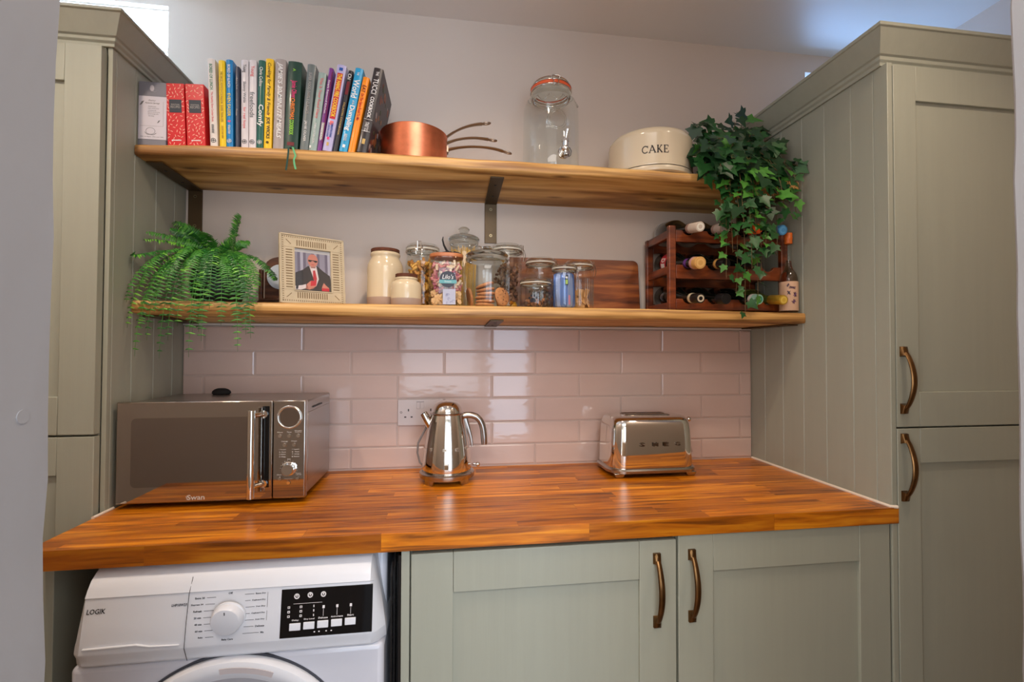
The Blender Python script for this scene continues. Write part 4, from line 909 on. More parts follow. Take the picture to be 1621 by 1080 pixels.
m = MB(); m.lathe([(0.0620,0.2765),(0.0650,0.2780),(0.0650,0.2860),(0.0620,0.2875),(0.0590,0.286),(0.0590,0.278)], 64, 0); tag(obj('rubber_seal', m, mat('orange_rubber', (222,92,48), 0.45), t, angle=60), 'orange rubber seal')
m = MB(); m.lathe([(0.0001,0.2800),(0.0580,0.2790),(0.0630,0.2880),(0.0635,0.292),(0.0590,0.301),(0.0480,0.3075),(0.0300,0.3110),(0.0001,0.3120)], 64, 0); obj('lid', m, THICK, t, angle=50)
m = MB(); ring(m, (0,0,0), 0.001, 0.0005)
m = MB()
for zz, r in ((0.2745,0.0655),(0.2885,0.0650)): m.tube([(r*math.cos(2*PI*k/48), r*math.sin(2*PI*k/48), zz) for k in range(49)], 0.0014, 6, 0, False)
m.tube([(-0.012,-0.0655,0.288),(-0.013,-0.0690,0.295),(-0.008,-0.0640,0.300),(0.008,-0.0640,0.300),(0.013,-0.0690,0.295),(0.012,-0.0655,0.288)], 0.0014, 6); m.tube([(-0.010,-0.0660,0.288),(-0.008,-0.0760,0.276),(-0.006,-0.0760,0.262),(0.006,-0.0760,0.262),(0.008,-0.0760,0.276),(0.010,-0.0660,0.288)], 0.0013, 6)
obj('wire_clasp', m, WIRE, t, angle=60)
m = MB()  # embossed swags on the shoulder
for k in range(5):
    a0 = -PI/2+math.radians(-56+28*k)
    pts = []
    for q in range(11):
        a = a0+math.radians(-13+26*q/10); z = 0.232-0.020*math.sin(PI*q/10); r = 0.0885 if z < 0.222 else 0.0865-(z-0.222)*0.25
        pts.append(((r+0.0003)*math.cos(a), (r+0.0003)*math.sin(a), z))
    m.tube(pts, 0.0011, 6)
for r0, zc, n in ((0.030, 0.150, 40), (0.024, 0.150, 32)):
    m.tube([((0.0898)*math.cos(-PI/2+r0*math.cos(2*PI*k/n)/0.09), 0.0898*math.sin(-PI/2+r0*math.cos(2*PI*k/n)/0.09), zc+r0*math.sin(2*PI*k/n)) for k in range(n+1)], 0.0008, 6, 0, False)
obj('embossing', m, THICK, t, angle=60)
m = MB(); tx, tz = 0.020, 0.052
m.cyl((tx,-0.0865,tz-0.004), 0.0185, 0.006, 28, 0, 'y'); m.cyl((tx,-0.092,tz-0.004), 0.0100, 0.014, 24, 0, 'y'); m.ball((tx,-0.109,tz), 0.0118, 0)
m.tube([(tx,-0.109,tz+0.002),(tx,-0.109,tz+0.020)], [0.0090,0.0105], 16); m.tube([(tx,-0.109,tz+0.020),(tx,-0.109,tz+0.028)], [0.0115,0.0108], 16); m.tube([(tx,-0.109,tz),(tx,-0.1135,tz-0.012),(tx,-0.114,tz-0.022)], [0.007,0.0062,0.0058], 12)
m.tube([(tx+0.001,-0.109,tz+0.028),(tx+0.003,-0.112,tz+0.040),(tx+0.006,-0.116,tz+0.056)], [0.0042,0.0040,0.0050], 10)
obj('tap', m, CHROME, t, angle=50)
m = MB(); m.tube([(tx+0.012,-0.110,tz+0.004),(tx+0.0185,-0.108,tz-0.006),(tx+0.017,-0.106,tz-0.018),(tx+0.011,-0.105,tz-0.023)], 0.0012, 6); obj('tap_wire', m, BLACK, t, angle=60)

# ------------------------------------------------------------------ cake tin
t = thing('cake_tin', 'round cream enamel cake tin lettered CAKE on the upper shelf', 'cake tin', (1.7290, -0.118, zu(1.729)+0.001))
ENAM = mat('cream_enamel', (212,197,170), 0.22, coat=0.4)
m = MB(); m.lathe([(0.0001,0.0),(0.132,0.0),(0.1375,0.003),(0.1385,0.010),(0.1365,0.0115),(0.1360,0.018),(0.130,0.020),(0.0001,0.020)], 80); obj('base_tray', m, ENAM, t, angle=40)
m = MB(); m.lathe([(0.1355,0.0205),(0.1358,0.024),(0.1345,0.026),(0.1342,0.118),(0.1345,0.1195),(0.1325,0.1290),(0.1260,0.1385),(0.1140,0.1450),(0.0950,0.1490),(0.0600,0.1515),(0.0001,0.1525)], 96, 0, None, False, False); ld = obj('lid', m, ENAM, t, angle=30)
m = MB(); LC = mat('black_enamel_letter', (36,28,28), 0.4)
az = math.atan2(1.0614-1.729, 1.5785-0.118)*0.72
def wrapc(v):
    a = -PI/2+az+v.x/0.1345; r = 0.1346-v.y; return (r*math.cos(a), r*math.sin(a), v.z)
IDM = Matrix(((1,0,0,0),(0,0,-1,0),(0,1,0,0),(0,0,0,1)))
def bar(x0, z0, x1, z1, th=0.0016):
    d_ = Vector((x1-x0, 0, z1-z0)); n_ = Vector((-d_.z, 0, d_.x)).normalized()*th; K = 6
    for k in range(K):
        a = Vector((x0,0,z0))+d_*(k/K); b = Vector((x0,0,z0))+d_*((k+1)/K)
        vs_ = [a-n_, b-n_, b+n_, a+n_]; m.add([(p.x, -0.0006, p.z) for p in vs_]+[(p.x, 0.0006, p.z) for p in vs_], [(0,1,2,3),(7,6,5,4),(0,4,5,1),(2,6,7,3),(1,5,6,2),(3,7,4,0)], 0, None, wrapc)
zb, zt = 0.0560, 0.0780
for k in range(14):   # C
    a, b = math.radians(42+k*276/14), math.radians(42+(k+1)*276/14); cxx = -0.0290
    bar(cxx+0.0088*math.cos(a), (zb+zt)/2+0.0105*math.sin(a), cxx+0.0088*math.cos(b), (zb+zt)/2+0.0105*math.sin(b), 0.0015)
bar(-0.0215, zt-0.0070, -0.0215, zt, 0.0009)
bar(-0.0165, zb, -0.0085, zt, 0.0012); bar(-0.0085, zt, 0.0005, zb, 0.0019); bar(-0.0138, zb+0.0068, -0.0030, zb+0.0068, 0.0009); bar(-0.0195, zb, -0.0135, zb, 0.0009); bar(-0.0030, zb, 0.0035, zb, 0.0009); bar(-0.0115, zt, -0.0075, zt, 0.0009)
bar(0.0085, zb, 0.0085, zt, 0.0019); bar(0.0055, zb, 0.0115, zb, 0.0009); bar(0.0055, zt, 0.0115, zt, 0.0009); bar(0.0095, zb+0.0085, 0.0190, zt, 0.0011); bar(0.0120, zb+0.0110, 0.0205, zb, 0.0018); bar(0.0175, zb, 0.0230, zb, 0.0009); bar(0.0160, zt, 0.0215, zt, 0.0009)
bar(0.0290, zb, 0.0290, zt, 0.0019); bar(0.0260, zb, 0.0405, zb, 0.0010); bar(0.0260, zt, 0.0400, zt, 0.0010); bar(0.0300, zb+0.0112, 0.0360, zb+0.0112, 0.0009); bar(0.0400, zb, 0.0410, zb+0.0055, 0.0009); bar(0.0395, zt, 0.0400, zt-0.0050, 0.0009); bar(0.0360, zb+0.0085, 0.0360, zb+0.0140, 0.0008)
obj('lid_lettering', m, LC, ld, angle=None)
# ------------------------------------------------------------------ lower shelf
def frond(parent, p0, p1, p2, p3, w, mi, seed):
    rnd = random.Random(seed); m = MB(); N = 38
    dd = Vector((p3[0], p3[1], 0)).normalized()
    def bz(u): return Vector(p0)*(1-u)**3+Vector(p1)*3*u*(1-u)**2+Vector(p2)*3*u*u*(1-u)+Vector(p3)*u**3
    pts = [bz(k/20) for k in range(21)]
    m.tube(pts, [0.0013*(1-0.7*k/20) for k in range(21)], 5, 0)
    for k in range(2, N):
        u = k/N; c = bz(u); tg_ = (bz(min(1, u+0.01))-bz(u-0.01)).normalized()
        up = Vector((dd.x*0.7, dd.y*0.7-0.35, 0.55)); side = tg_.cross(up)
        if side.length < 1e-3: side = Vector((1,0,0))
        side.normalize(); nrm = side.cross(tg_).normalized()
        L = w*(math.sin(PI*min(0.5, 0.10+1.2*u))**0.8)*(1.0 if u < 0.82 else 1-(u-0.82)*3.2)*(0.8+0.3*u)*rnd.uniform(0.85, 1.1)
        wd = 0.0052*(0.6+0.4*math.sin(PI*u))
        for s in (-1, 1):
            d = (side*s+tg_*rnd.uniform(0.1,0.3)-nrm*rnd.uniform(0.05, 0.45)).normalized()
            a = tg_
            b = c+d*L*0.5+nrm*0.0016; e = c+d*L-nrm*0.002
            vs_ = [c-a*wd*0.4, c+a*wd*0.4, b+a*wd*0.5, e, b-a*wd*0.5, c+nrm*0.0006, b+nrm*0.0012]
            m.add(vs_, [(0,5,6,4),(5,1,2,6),(4,6,3),(6,2,3)], mi if rnd.random() < 0.6 else rnd.choice((0, 1, 1, 2)))
    return obj('frond', m, FERNG, parent, angle=180, recalc=False)
FX, FY_ = 0.401, -0.125
t = thing('fern', 'green fern with long drooping fronds in a dark pot on the lower shelf', 'potted plant', (FX, FY_, zl(FX)+0.0006))
fz = zl(FX)
m = MB(); m.lathe([(0.0001,0),(0.045,0),(0.060,0.012),(0.069,0.040),(0.070,0.070),(0.064,0.100),(0.058,0.112),(0.054,0.112),(0.058,0.098),(0.0001,0.095)], 40); tag(obj('pot', m, mat('charcoal_pot', (46,44,44), 0.5), t, angle=50), 'dark charcoal pot')
TIPS = [(0.213,-0.22,0.239),(0.180+0.085,-0.10,0.300),(0.447,-0.10,0.329),(0.467,-0.08,0.253),(0.57,-0.155,0.126),(0.289,-0.3,-0.092),(0.262,-0.285,-0.02),(0.345,-0.3,-0.097),(0.413,-0.3,-0.094),(0.529,-0.3,-0.079),(0.56,-0.3,-0.045),(0.442,-0.3,-0.053),(0.416,-0.29,-0.031),(0.426,-0.28,-0.029),(0.555,-0.27,0.040),(0.545,-0.22,0.10),(0.255,-0.27,0.170),(0.27,-0.24,0.215),(0.262,-0.29,0.044),(0.316,-0.3,-0.052),(0.484,-0.29,-0.012),(0.522,-0.29,-0.002),(0.548,-0.3,-0.035),(0.38,-0.29,-0.015),(0.301,-0.3,-0.021),(0.364,-0.3,-0.052),
 (0.33,-0.295,0.02),(0.40,-0.30,0.05),(0.46,-0.30,0.03),(0.50,-0.29,0.07),(0.36,-0.30,0.07),(0.44,-0.29,0.09),(0.29,-0.28,0.09),(0.53,-0.26,0.06),(0.34,-0.22,0.27),(0.48,-0.20,0.245),(0.42,-0.26,0.235),(0.30,-0.18,0.26)]
for k, (x, y, z) in enumerate(TIPS):
    x = max(x, 0.2620)
    rnd = random.Random(k+50)
    p3 = Vector((x-FX, y-FY_, z-fz)); hz = Vector((p3.x, p3.y, 0)); d = hz.normalized() if hz.length > 1e-4 else Vector((0,-1,0))
    p0 = d*0.018+Vector((rnd.uniform(-.012,.012), rnd.uniform(-.012,.012), 0.098))
    if z > 0.2: p1 = p0+d*0.01+Vector((0,0,0.075)); p2 = p3*0.62+p0*0.38+Vector((0,0,0.035))
    else:
        p1 = p0+hz*0.30+Vector((0,0,0.105+rnd.uniform(-.02,.015))); p2 = Vector((p3.x*0.97, p3.y*0.93-0.006, max(0.075, 0.125-abs(p3.x)*0.15)+rnd.uniform(-0.015,0.01)))
    frond(t, p0, p1, p2, p3, 0.0190, 1 if k % 3 == 1 else (2 if k % 11 == 6 else 0), k)

# dark wooden ornament half hidden behind the frame
t = thing('wooden_ornament', 'small dark wooden ornament with a pale round face behind fern and photo frame', 'ornament', (0.556, -0.055, zl(0.556)+0.0006-0.004))
DW_ = wood('dark_walnut', (42,22,14), (78,44,28), (110,68,44), grain=(10,10,60), rough=0.4)
m = MB(); m.box(-0.064, 0.064, -0.030, 0.030, 0, 0.024); m.box(-0.056, 0.056, -0.026, 0.026, 0.024, 0.032); m.prism([(-0.046,0.032),(0.046,0.032),(0.046,0.130)]+[(0.046*math.cos(a), 0.130+0.030*math.sin(a)) for a in [PI*k/12 for k in range(1,12)]]+[(-0.046,0.130)], -0.022, 0.022)
obj('case', m, DW_, t, bevel=0.002)
m = MB(); m.cyl((0,-0.022,0.098), 0.038, 0.004, 36, 0, 'y'); obj('pale_face', m, mat('pale_blue_white', (196,206,216), 0.25), t)
m = MB(); m.box(-0.062,-0.052,-0.026,-0.010,0.024,0.120); m.box(0.052,0.062,-0.026,-0.010,0.024,0.120); obj('side_post', m, DW_, t, bevel=0.002)

# photo frame
t = thing('photo_frame', 'pale carved wooden photo frame with a picture of a man in a dark suit', 'photo frame', (0.608, -0.2345, zl(0.61)+0.0008))
t.rotation_euler = (math.radians(-8), 0, math.radians(28.7))
FW, FH, B1 = 0.1760, 0.2010, 0.039
FWD = mat('pale_carved_wood', (190,174,144), 0.5, var=0.08, vscale=(40,40,40))
m = MB()
for z0, z1, x0, x1 in ((0, B1, 0, FW), (FH-B1, FH, 0, FW), (B1, FH-B1, 0, B1), (B1, FH-B1, FW-B1, FW)): m.box(x0, x1, -0.003, 0.010, z0, z1)
for z0, z1, x0, x1 in ((0, 0.004, 0, FW), (FH-0.004, FH, 0, FW), (0, FH, 0, 0.004), (0, FH, FW-0.004, FW), (B1-0.003, B1, B1-0.003, FW-B1+0.003), (FH-B1, FH-B1+0.003, B1-0.003, FW-B1+0.003), (B1, FH-B1, B1-0.003, B1), (B1, FH-B1, FW-B1, FW-B1+0.003)): m.box(x0, x1, -0.0055, -0.0025, z0, z1)
obj('border', m, FWD, t, bevel=0.0008, angle=None)
m = MB()
n = 15
for k in range(n):
    z = B1+0.004+(FH-2*B1-0.008)*(k+0.5)/n; x = B1+0.004+(FW-2*B1-0.008)*(k+0.5)/n
    for xc in (B1*0.63, FW-B1*0.63): m.box(xc-0.0085, xc+0.0085, -0.0034, -0.0028, z-0.0013, z+0.0013)
    if k < n-1:
        for zc in (B1*0.63, FH-B1*0.63): m.box(x-0.0013, x+0.0013, -0.0034, -0.0028, zc-0.0085, zc+0.0085)
for sx, sz in ((1,1),(1,-1),(-1,1),(-1,-1)):
    cxx = B1*0.6 if sx > 0 else FW-B1*0.6; cz = B1*0.6 if sz > 0 else FH-B1*0.6
    m.box(-0.009, 0.009, -0.0034, -0.0028, -0.0009, 0.0009, 0, Matrix.Translation((cxx,0,cz)) @ Matrix.Rotation(math.radians(-45*sx*sz), 4, 'Y'))
for k in range(30):
    z = 0.008+(FH-0.016)*k/29; x = 0.008+(FW-0.016)*k/29
    for xc in (0.0085, FW-0.0085): m.box(xc-0.002, xc+0.002, -0.0034, -0.0028, z-0.0009, z+0.0009)
    for zc in (0.0085, FH-0.0085): m.box(x-0.0009, x+0.0009, -0.0034, -0.0028, zc-0.002, zc+0.002)
obj('carved_slots', m, mat('carving_shadow_brown', (118,96,66), 0.8), t, angle=None)
m = MB(); a0, a1, b0, b1 = B1+0.0005, FW-B1-0.0005, B1+0.0005, FH-B1-0.0005
cols = [pr('curtain_a',(150,140,152)), pr('curtain_b',(112,100,116)), pr('skin',(206,128,106)), pr('suit',(48,38,36)), pr('shirt',(226,206,200)), INK['red'], INK['black'], pr('paper',(206,196,190)), pr('curtain_c',(178,168,178))]
ph = lambda u: a0+(a1-a0)*u
pv = lambda v: b0+(b1-b0)*v
m.box(a0, a1, 0.0015, 0.003, b0, b1, 7)
def pp(poly, mi, lay): m.prism([(ph(u), pv(v)) for u, v in poly], 0.0015-0.00015*(lay+1), 0.0015, mi)
for k in range(13): pp([(k/13,0),((k+1)/13,0),((k+1)/13,0.92),(k/13,0.92)], (0,1,8,1,0)[k % 5], 1)
pp([(0.0,0.12),(0.02,0.42),(0.22,0.50),(0.36,0.60),(0.62,0.62),(0.80,0.50),(0.98,0.40),(1.0,0.30),(1.0,0.0),(0.0,0.0)], 3, 2)
pp([(0.40,0.60),(0.60,0.61),(0.66,0.30),(0.58,0.12)], 4, 3)
pp([(0.50,0.50),(0.56,0.51),(0.61,0.30),(0.57,0.22),(0.50,0.30)], 5, 4)
pp([(0.50+0.145*math.cos(a), 0.745+0.155*math.sin(a)) for a in [2*PI*k/24 for k in range(24)]], 2, 4)
pp([(0.44,0.56),(0.57,0.56),(0.59,0.66),(0.42,0.66)], 2, 3)
pp([(0.37,0.755),(0.63,0.745),(0.63,0.715),(0.57,0.700),(0.52,0.73),(0.48,0.735),(0.44,0.705),(0.38,0.715)], 6, 5)
pp([(0.46,0.650),(0.54,0.650),(0.53,0.638),(0.47,0.638)], 5, 5)
pp([(0.0,0.10),(0.20,0.13),(0.30,0.16),(0.30,0.06),(0.16,0.02),(0.0,0.02)], 4, 3); pp([(0.03,0.12),(0.10,0.13),(0.08,0.03),(0.02,0.03)], 3, 4)
pp([(0.28,0.05),(0.32,0.16),(0.42,0.24),(0.55,0.23),(0.58,0.13),(0.50,0.06),(0.38,0.03)], 2, 5); pp([(0.42,0.12),(0.58,0.14),(0.60,0.26),(0.44,0.25)], 5, 6)
pp([(0.74,0.10),(0.80,0.22),(0.86,0.16),(0.95,0.10),(0.90,0.03),(0.76,0.04)], 2, 5); pp([(0.74,0.02),(0.95,0.02),(0.95,0.09),(0.74,0.09)], 5, 6)
obj('portrait_print', m, cols, t, angle=None)
m = MB(); m.box(a0, a1, 0.0002, 0.0006, b0, b1); obj('glazing', m, PANE, t, angle=None, recalc=False)
m = MB(); m.prism([(FW/2-0.02, 0.005), (FW/2+0.02, 0.005), (FW/2+0.012, 0.14), (FW/2-0.012, 0.14)], 0, 0.002, 0, Matrix.Translation((0,0.012,0)) @ Matrix.Rotation(math.radians(0), 4, 'X')); obj('backing_strut', m, BLACK, t)

# ---- storage jars
def stone_jar(label, x, y, R, H, rl, band):
    t = thing('stoneware_jar', label, 'jar', (x, y, zl(x)+0.0005), 'cream stoneware jars with cork lids'); hl = 0.0095; s = H-hl
    m = MB(); prof = [(0.0001,0),(R*0.93,0),(R*0.985,0.003),(R,band)]
    m.lathe(prof, 48, 1); m.lathe([(R,band),(R*1.003,band+0.002),(R,s*0.70),(R*0.975,s*0.76),(R*0.90,s*0.83),(rl*1.00,s*0.885),(rl*0.985,s*0.915),(rl*1.045,s*0.935),(rl*1.05,s*0.965),(rl,s*0.99),(rl*0.9,s),(rl*0.86,s*0.985)], 48, 0)
    obj('body', m, [CREAM, STONE], t, angle=50)
    m = MB(); m.lathe([(0.0001,s-0.004),(rl*0.90,s-0.004),(rl*0.92,s),(rl*1.0,s+0.0005),(rl*1.0,H-0.001),(rl*0.97,H),(0.0001,H)], 40); obj('cork_lid', m, CORKD, t, angle=40)
stone_jar('tall cream stoneware jar with dark cork lid', 0.8730, -0.120, 0.0535, 0.179, 0.0425, 0.030)
stone_jar('small squat cream stoneware jar with dark cork lid, in front of the tall one', 0.9440, -0.205, 0.0435, 0.0915, 0.0315, 0.020)

def clip_jar(label, x, y, R, H, side=-90, rn=None, hl=None, rib=0.0, ribn=0, group='clip top glass jars', clasp=True):
    """round clip-top jar: body, domed glass lid, rubber seal, wire bail; side: direction of the clasp in degrees"""
    t = thing('clip_top_jar', label, 'jar', (x, y, zl(x)+0.0005), group); rn = rn or R*0.86; hl = hl or 0.018; s = H-hl
    m = MB(); m.lathe([(R*0.60,0.0035),(R*0.88,0.001),(R*0.97,0.005),(R,0.014),(R,s*0.74),(R*0.985,s*0.80),(R*0.93,s*0.87),(rn*0.985,s*0.925),(rn*0.97,s*0.96)], 48, 0, None, True, False, None, rib, ribn); b = obj('jar_body', m, GLASS, t, angle=70)
    m = MB(); m.lathe([(rn*0.96,s*0.95),(rn*1.03,s*0.955),(rn*1.05,s*0.985),(rn*1.0,s-0.0005),(rn*0.93,s-0.001),(rn*0.93,s*0.96)], 48); obj('glass_rim', m, THICK, t, angle=60)
    m = MB(); m.lathe([(rn*0.94,s),(rn*1.035,s),(rn*1.035,s+0.0028),(rn*0.94,s+0.0028)], 48); obj('rubber_seal', m, RUBBER, t, angle=40)
    m = MB(); m.lathe([(rn*0.95,s+0.003),(rn*1.04,s+0.0035),(rn*1.045,s+0.0075),(rn*0.99,s+0.0105),(rn*0.955,H-0.0035),(rn*0.90,H-0.001),(rn*0.80,H-0.0005),(rn*0.74,H-0.003),(rn*0.4,H-0.004),(0.0001,H-0.004)], 48); obj('lid', m, GLASS, t, angle=60)
    m = MB(); m.lathe([(rn*0.98,s+0.0045),(rn*1.05,s+0.005),(rn*1.05,s+0.0075),(rn*0.98,s+0.009)], 48); obj('lid_rim', m, THICK, t, angle=60)
    m = MB(); C_ = lambda r, a, z: (r*math.cos(a), r*math.sin(a), z); a = math.radians(side)
    for z, r in ((s-0.0045, rn*1.055), (s+0.0085, rn*1.045)): m.tube([C_(r, 2*PI*k/48, z) for k in range(49)], 0.0009, 5, 0, False)
    dw = 0.008/rn
    m.tube([C_(rn*1.05, a-dw, s+0.008), C_(rn*1.20, a-dw, s+0.004), C_(rn*1.30, a-dw*0.9, s-0.014), C_(rn*1.22, a-dw*0.8, s-0.030), C_(rn*1.22, a+dw*0.8, s-0.030), C_(rn*1.30, a+dw*0.9, s-0.014), C_(rn*1.20, a+dw, s+0.004), C_(rn*1.05, a+dw, s+0.008)], 0.0010, 5)
    m.tube([C_(rn*1.06, a-dw*0.7, s-0.005), C_(rn*1.14, a-dw*0.7, s-0.010), C_(rn*1.16, a-dw*0.6, H*1.0+0.000), C_(rn*0.95, a-dw*0.6, H+0.0015), C_(rn*0.95, a+dw*0.6, H+0.0015), C_(rn*1.16, a+dw*0.6, H*1.0), C_(rn*1.14, a+dw*0.7, s-0.010), C_(rn*1.06, a+dw*0.7, s-0.005)], 0.0010, 5)
    obj('wire_clasp', m, WIRE, t, angle=60)
    return t
def fill(name, label, cat, cx_, cy_, z, R, z0, z1, n, make, mats, seed, group=None, flat=False):
    """loose contents nobody could count: pieces heaped inside a jar"""
    rnd = random.Random(seed); m = MB()
    for k in range(n):
        r = R*math.sqrt(rnd.random()); a = rnd.uniform(0, 2*PI); zz = z0+(z1-z0)*(k+0.5)/n
        M_ = Matrix.Translation((r*math.cos(a), r*math.sin(a), zz)) @ Euler((rnd.uniform(0,6), rnd.uniform(0,6), rnd.uniform(0,6))).to_matrix().to_4x4()
        make(m, M_, rnd)
    o = obj(name, m, mats, angle=50); o.location = (cx_, cy_, z+Z0); tag(o, label, cat, group, 'stuff'); return o
PASTA = mat('pasta_yellow', (214,158,66), 0.5, var=0.15, vscale=(60,60,60)); PASTA2 = mat('pasta_amber', (180,118,40), 0.5)
j = clip_jar('wide clip top jar of yellow pasta behind the treat jar', 0.9840, -0.092, 0.0540, 0.2040, -97, rn=0.0500, hl=0.020)
def mk_pasta(m, M_, r): m.tube([(-0.010,0,0),(-0.004,0.003,0),(0.004,0.003,0),(0.010,0,0)], [0.0035,0.0048,0.0048,0.0035], 7, r.randrange(2), True, M_)
fill('dried_pasta', 'yellow dried pasta filling the wide jar behind the treat jar', 'pasta', 0.984, -0.092, zl(0.984), 0.0425, 0.014, 0.150, 300, mk_pasta, [PASTA, PASTA2], 5)

# treat jar: rounded square glass, wooden lid, round label
tx_, ty_ = 1.0590, -0.1960
t = thing('treat_jar', "squarish glass jar of pink dog treats with wooden lid and round dark label", 'jar', (tx_, ty_, zl(tx_)+0.0005))
def sq(w, z, r): return [(a, b, z) for a, b in rrect(w, w*0.86, r, 8)]
m = MB(); m.loft([sq(0.096, 0.001, 0.026), sq(0.1015, 0.006, 0.030), sq(0.1020, 0.12, 0.030), sq(0.1005, 0.130, 0.032), sq(0.0960, 0.136, 0.034), sq(0.0950, 0.143, 0.036)], cap1=False); jb = obj('jar_body', m, GLASS, t, angle=60)
m = MB(); m.loft([sq(0.090, 0.1425, 0.034), sq(0.0975, 0.1440, 0.034), sq(0.0990, 0.1480, 0.034), sq(0.0975, 0.1530, 0.034), sq(0.092, 0.1545, 0.034)]); obj('wooden_lid', m, wood('beech_lid', (150,84,46), (186,112,66), (206,134,84), grain=(10,30,30), rough=0.45), t, angle=40)
m = MB(); yl_ = -0.102*0.43-0.0008
m.cyl((0.004, yl_, 0.076), 0.0235, 0.0008, 40, 0, 'y'); m.box(-0.0205, 0.0290, yl_-0.0014, yl_-0.0006, 0.0640, 0.0740, 1)
lb = obj('label', m, [mat('label_navy', (34,34,48), 0.4), mat('label_teal', (92,158,162), 0.4)], jb)
m = MB(); F = facing(0, yl_-0.0009, 0); m.text("Lilo's", 0.004, 0.0830, 0.032, 0.0130, F, 0, 0.0004, shear=0.25, bold=0.0); m.text('Treats', 0.004, 0.0690, 0.020, 0.0040, facing(0, yl_-0.0015, 0), 0, 0.0003); obj('label_lettering', m, INK['white'], lb, angle=None)
m = MB()   # pale sticker with blue doodles at the foot
m.box(-0.010, 0.026, yl_+0.0002, yl_+0.0008, 0.004, 0.048, 0); st_ = obj('paper_sticker', m, mat('pale_sticker', (170,170,186), 0.4), jb)
m = MB(); rnd = random.Random(8)
for k in range(7):
    cxx, cz = rnd.uniform(-0.004, 0.020), rnd.uniform(0.008, 0.034); r = rnd.uniform(0.0018, 0.0045)
    m.tube([(cxx+r*math.cos(2*PI*q/12), yl_-0.0001, cz+r*math.sin(2*PI*q/12)) for q in range(10)], 0.0004, 4)
obj('sticker_print', m, pr('doodle', (110,112,150)), st_, angle=None)
m = MB()
for sgn in (-1, 1): m.tube([(0.012,-0.006,0.157),(0.012+sgn*0.012,-0.008,0.162),(0.012+sgn*0.024,-0.010,0.159),(0.012+sgn*0.030,-0.012,0.157)], [0.004,0.0055,0.005,0.002], 8, 0, True, None, [(1,0.3),(-1,0.3),(-1,-0.3),(1,-0.3)])
m.tube([(0.012,-0.006,0.156),(0.000,-0.008,0.166),(-0.008,-0.006,0.182),(-0.012,-0.004,0.198),(-0.0105,-0.002,0.208)], [0.004,0.0035,0.003,0.0026,0.0012], 6); m.ball((0.012,-0.006,0.158), 0.0065, 0, 10, 8)
tag(obj('ribbon_bow', m, mat('black_ribbon', (16,14,16), 0.5), t, angle=50), 'black ribbon bow')
TR = [mat('treat_pink', (196,124,122), 0.7), mat('treat_biscuit', (222,178,126), 0.7), mat('treat_magenta', (158,80,98), 0.7), mat('treat_pale', (224,196,166), 0.7)]
rnd = random.Random(12); m = MB()
for k in range(210):
    z = 0.010+0.118*(k+0.5)/210; x = rnd.uniform(-0.039, 0.039); y = rnd.uniform(-0.033, 0.031) if rnd.random() < 0.4 else rnd.uniform(-0.033, -0.020)
    mi = 1 if z < 0.045 else (3 if rnd.random() < 0.25 else (2 if rnd.random() < 0.25 else 0)); mi = (3 if rnd.random() < .4 else 0) if z > 0.105 else mi
    M_ = Matrix.Translation((x, y, z)) @ Euler((rnd.uniform(-.6,.6), rnd.uniform(0,6), rnd.uniform(-.6,.6))).to_matrix().to_4x4()
    if z < 0.045: m.loft([[(a, yy, b) for a, b in ((0.008,0),(0.003,0.006),(-0.007,0.004),(-0.008,-0.004),(0.002,-0.006))] for yy in (-0.0035, 0.0035)], mi, M_)
    elif z > 0.105 or rnd.random() < 0.4: m.tube([(-0.009,0,0),(0.009,0,0)], 0.0038, 8, mi, True, M_)
    else: m.ball((0,0,0), 0.0048, mi, 8, 6, (1,0.8,1), M_)
o = obj('dog_treats', m, TR, angle=50); o.location = (tx_, ty_, zl(tx_)+Z0); tag(o, 'pink and biscuit coloured dog treats filling the squarish labelled jar', 'treats', None, 'stuff')

# spaghetti jar
def knob_jar(name, label, x, y, prof, lidprof, rimprof, group=None):
    t = thing(name, label, 'jar', (x, y, zl(x)+0.0005), group)
    m = MB(); m.lathe(prof, 56, 0, None, True); obj('jar_body', m, GLASS, t, angle=70)
    m = MB(); m.lathe(rimprof, 56); obj('glass_rim', m, THICK, t, angle=60)
    m = MB(); m.lathe(lidprof, 56, 0); obj('lid', m, THICK, t, angle=50); return t
sp_ = knob_jar('spaghetti_jar', 'tallest glass jar with knobbed lid, holding upright spaghetti', 1.1145, -0.062, [(0.040,0.001),(0.047,0.005),(0.049,0.020),(0.0485,0.200),(0.0455,0.214),(0.0440,0.218)],
    [(0.0001,0.2270),(0.0440,0.2270),(0.0500,0.2290),(0.0510,0.2340),(0.0480,0.2390),(0.0400,0.2440),(0.0240,0.2490),(0.0140,0.2510),(0.0120,0.2550),(0.0170,0.2610),(0.0180,0.2670),(0.0130,0.2730),(0.0001,0.2750)], [(0.0440,0.2150),(0.0475,0.2170),(0.0480,0.2230),(0.0450,0.2265),(0.0430,0.2260)])
m = MB(); m.tube([(0.047,0,0.214),(0.056,0,0.213),(0.0575,0,0.198),(0.052,0,0.188)], 0.0016, 6); obj('side_loop', m, WIRE, sp_, angle=60)
m = MB(); rnd = random.Random(3)
for k in range(90):
    r = 0.040*math.sqrt(rnd.random()); a = rnd.uniform(0, 2*PI); r2 = min(0.0415, r*1.05+0.002)
    m.tube([(r*0.95*math.cos(a), r*0.95*math.sin(a), 0.006), (r2*math.cos(a+.25), r2*math.sin(a+.25), rnd.uniform(0.188, 0.208))], 0.0012, 5, 0)
o = obj('spaghetti', m, [mat('spaghetti_straw', (226,176,84), 0.5)], angle=60); o.location = (1.1145, -0.062, zl(1.1145)+Z0); tag(o, 'upright straw coloured spaghetti in the tallest glass jar', 'pasta', None, 'stuff')

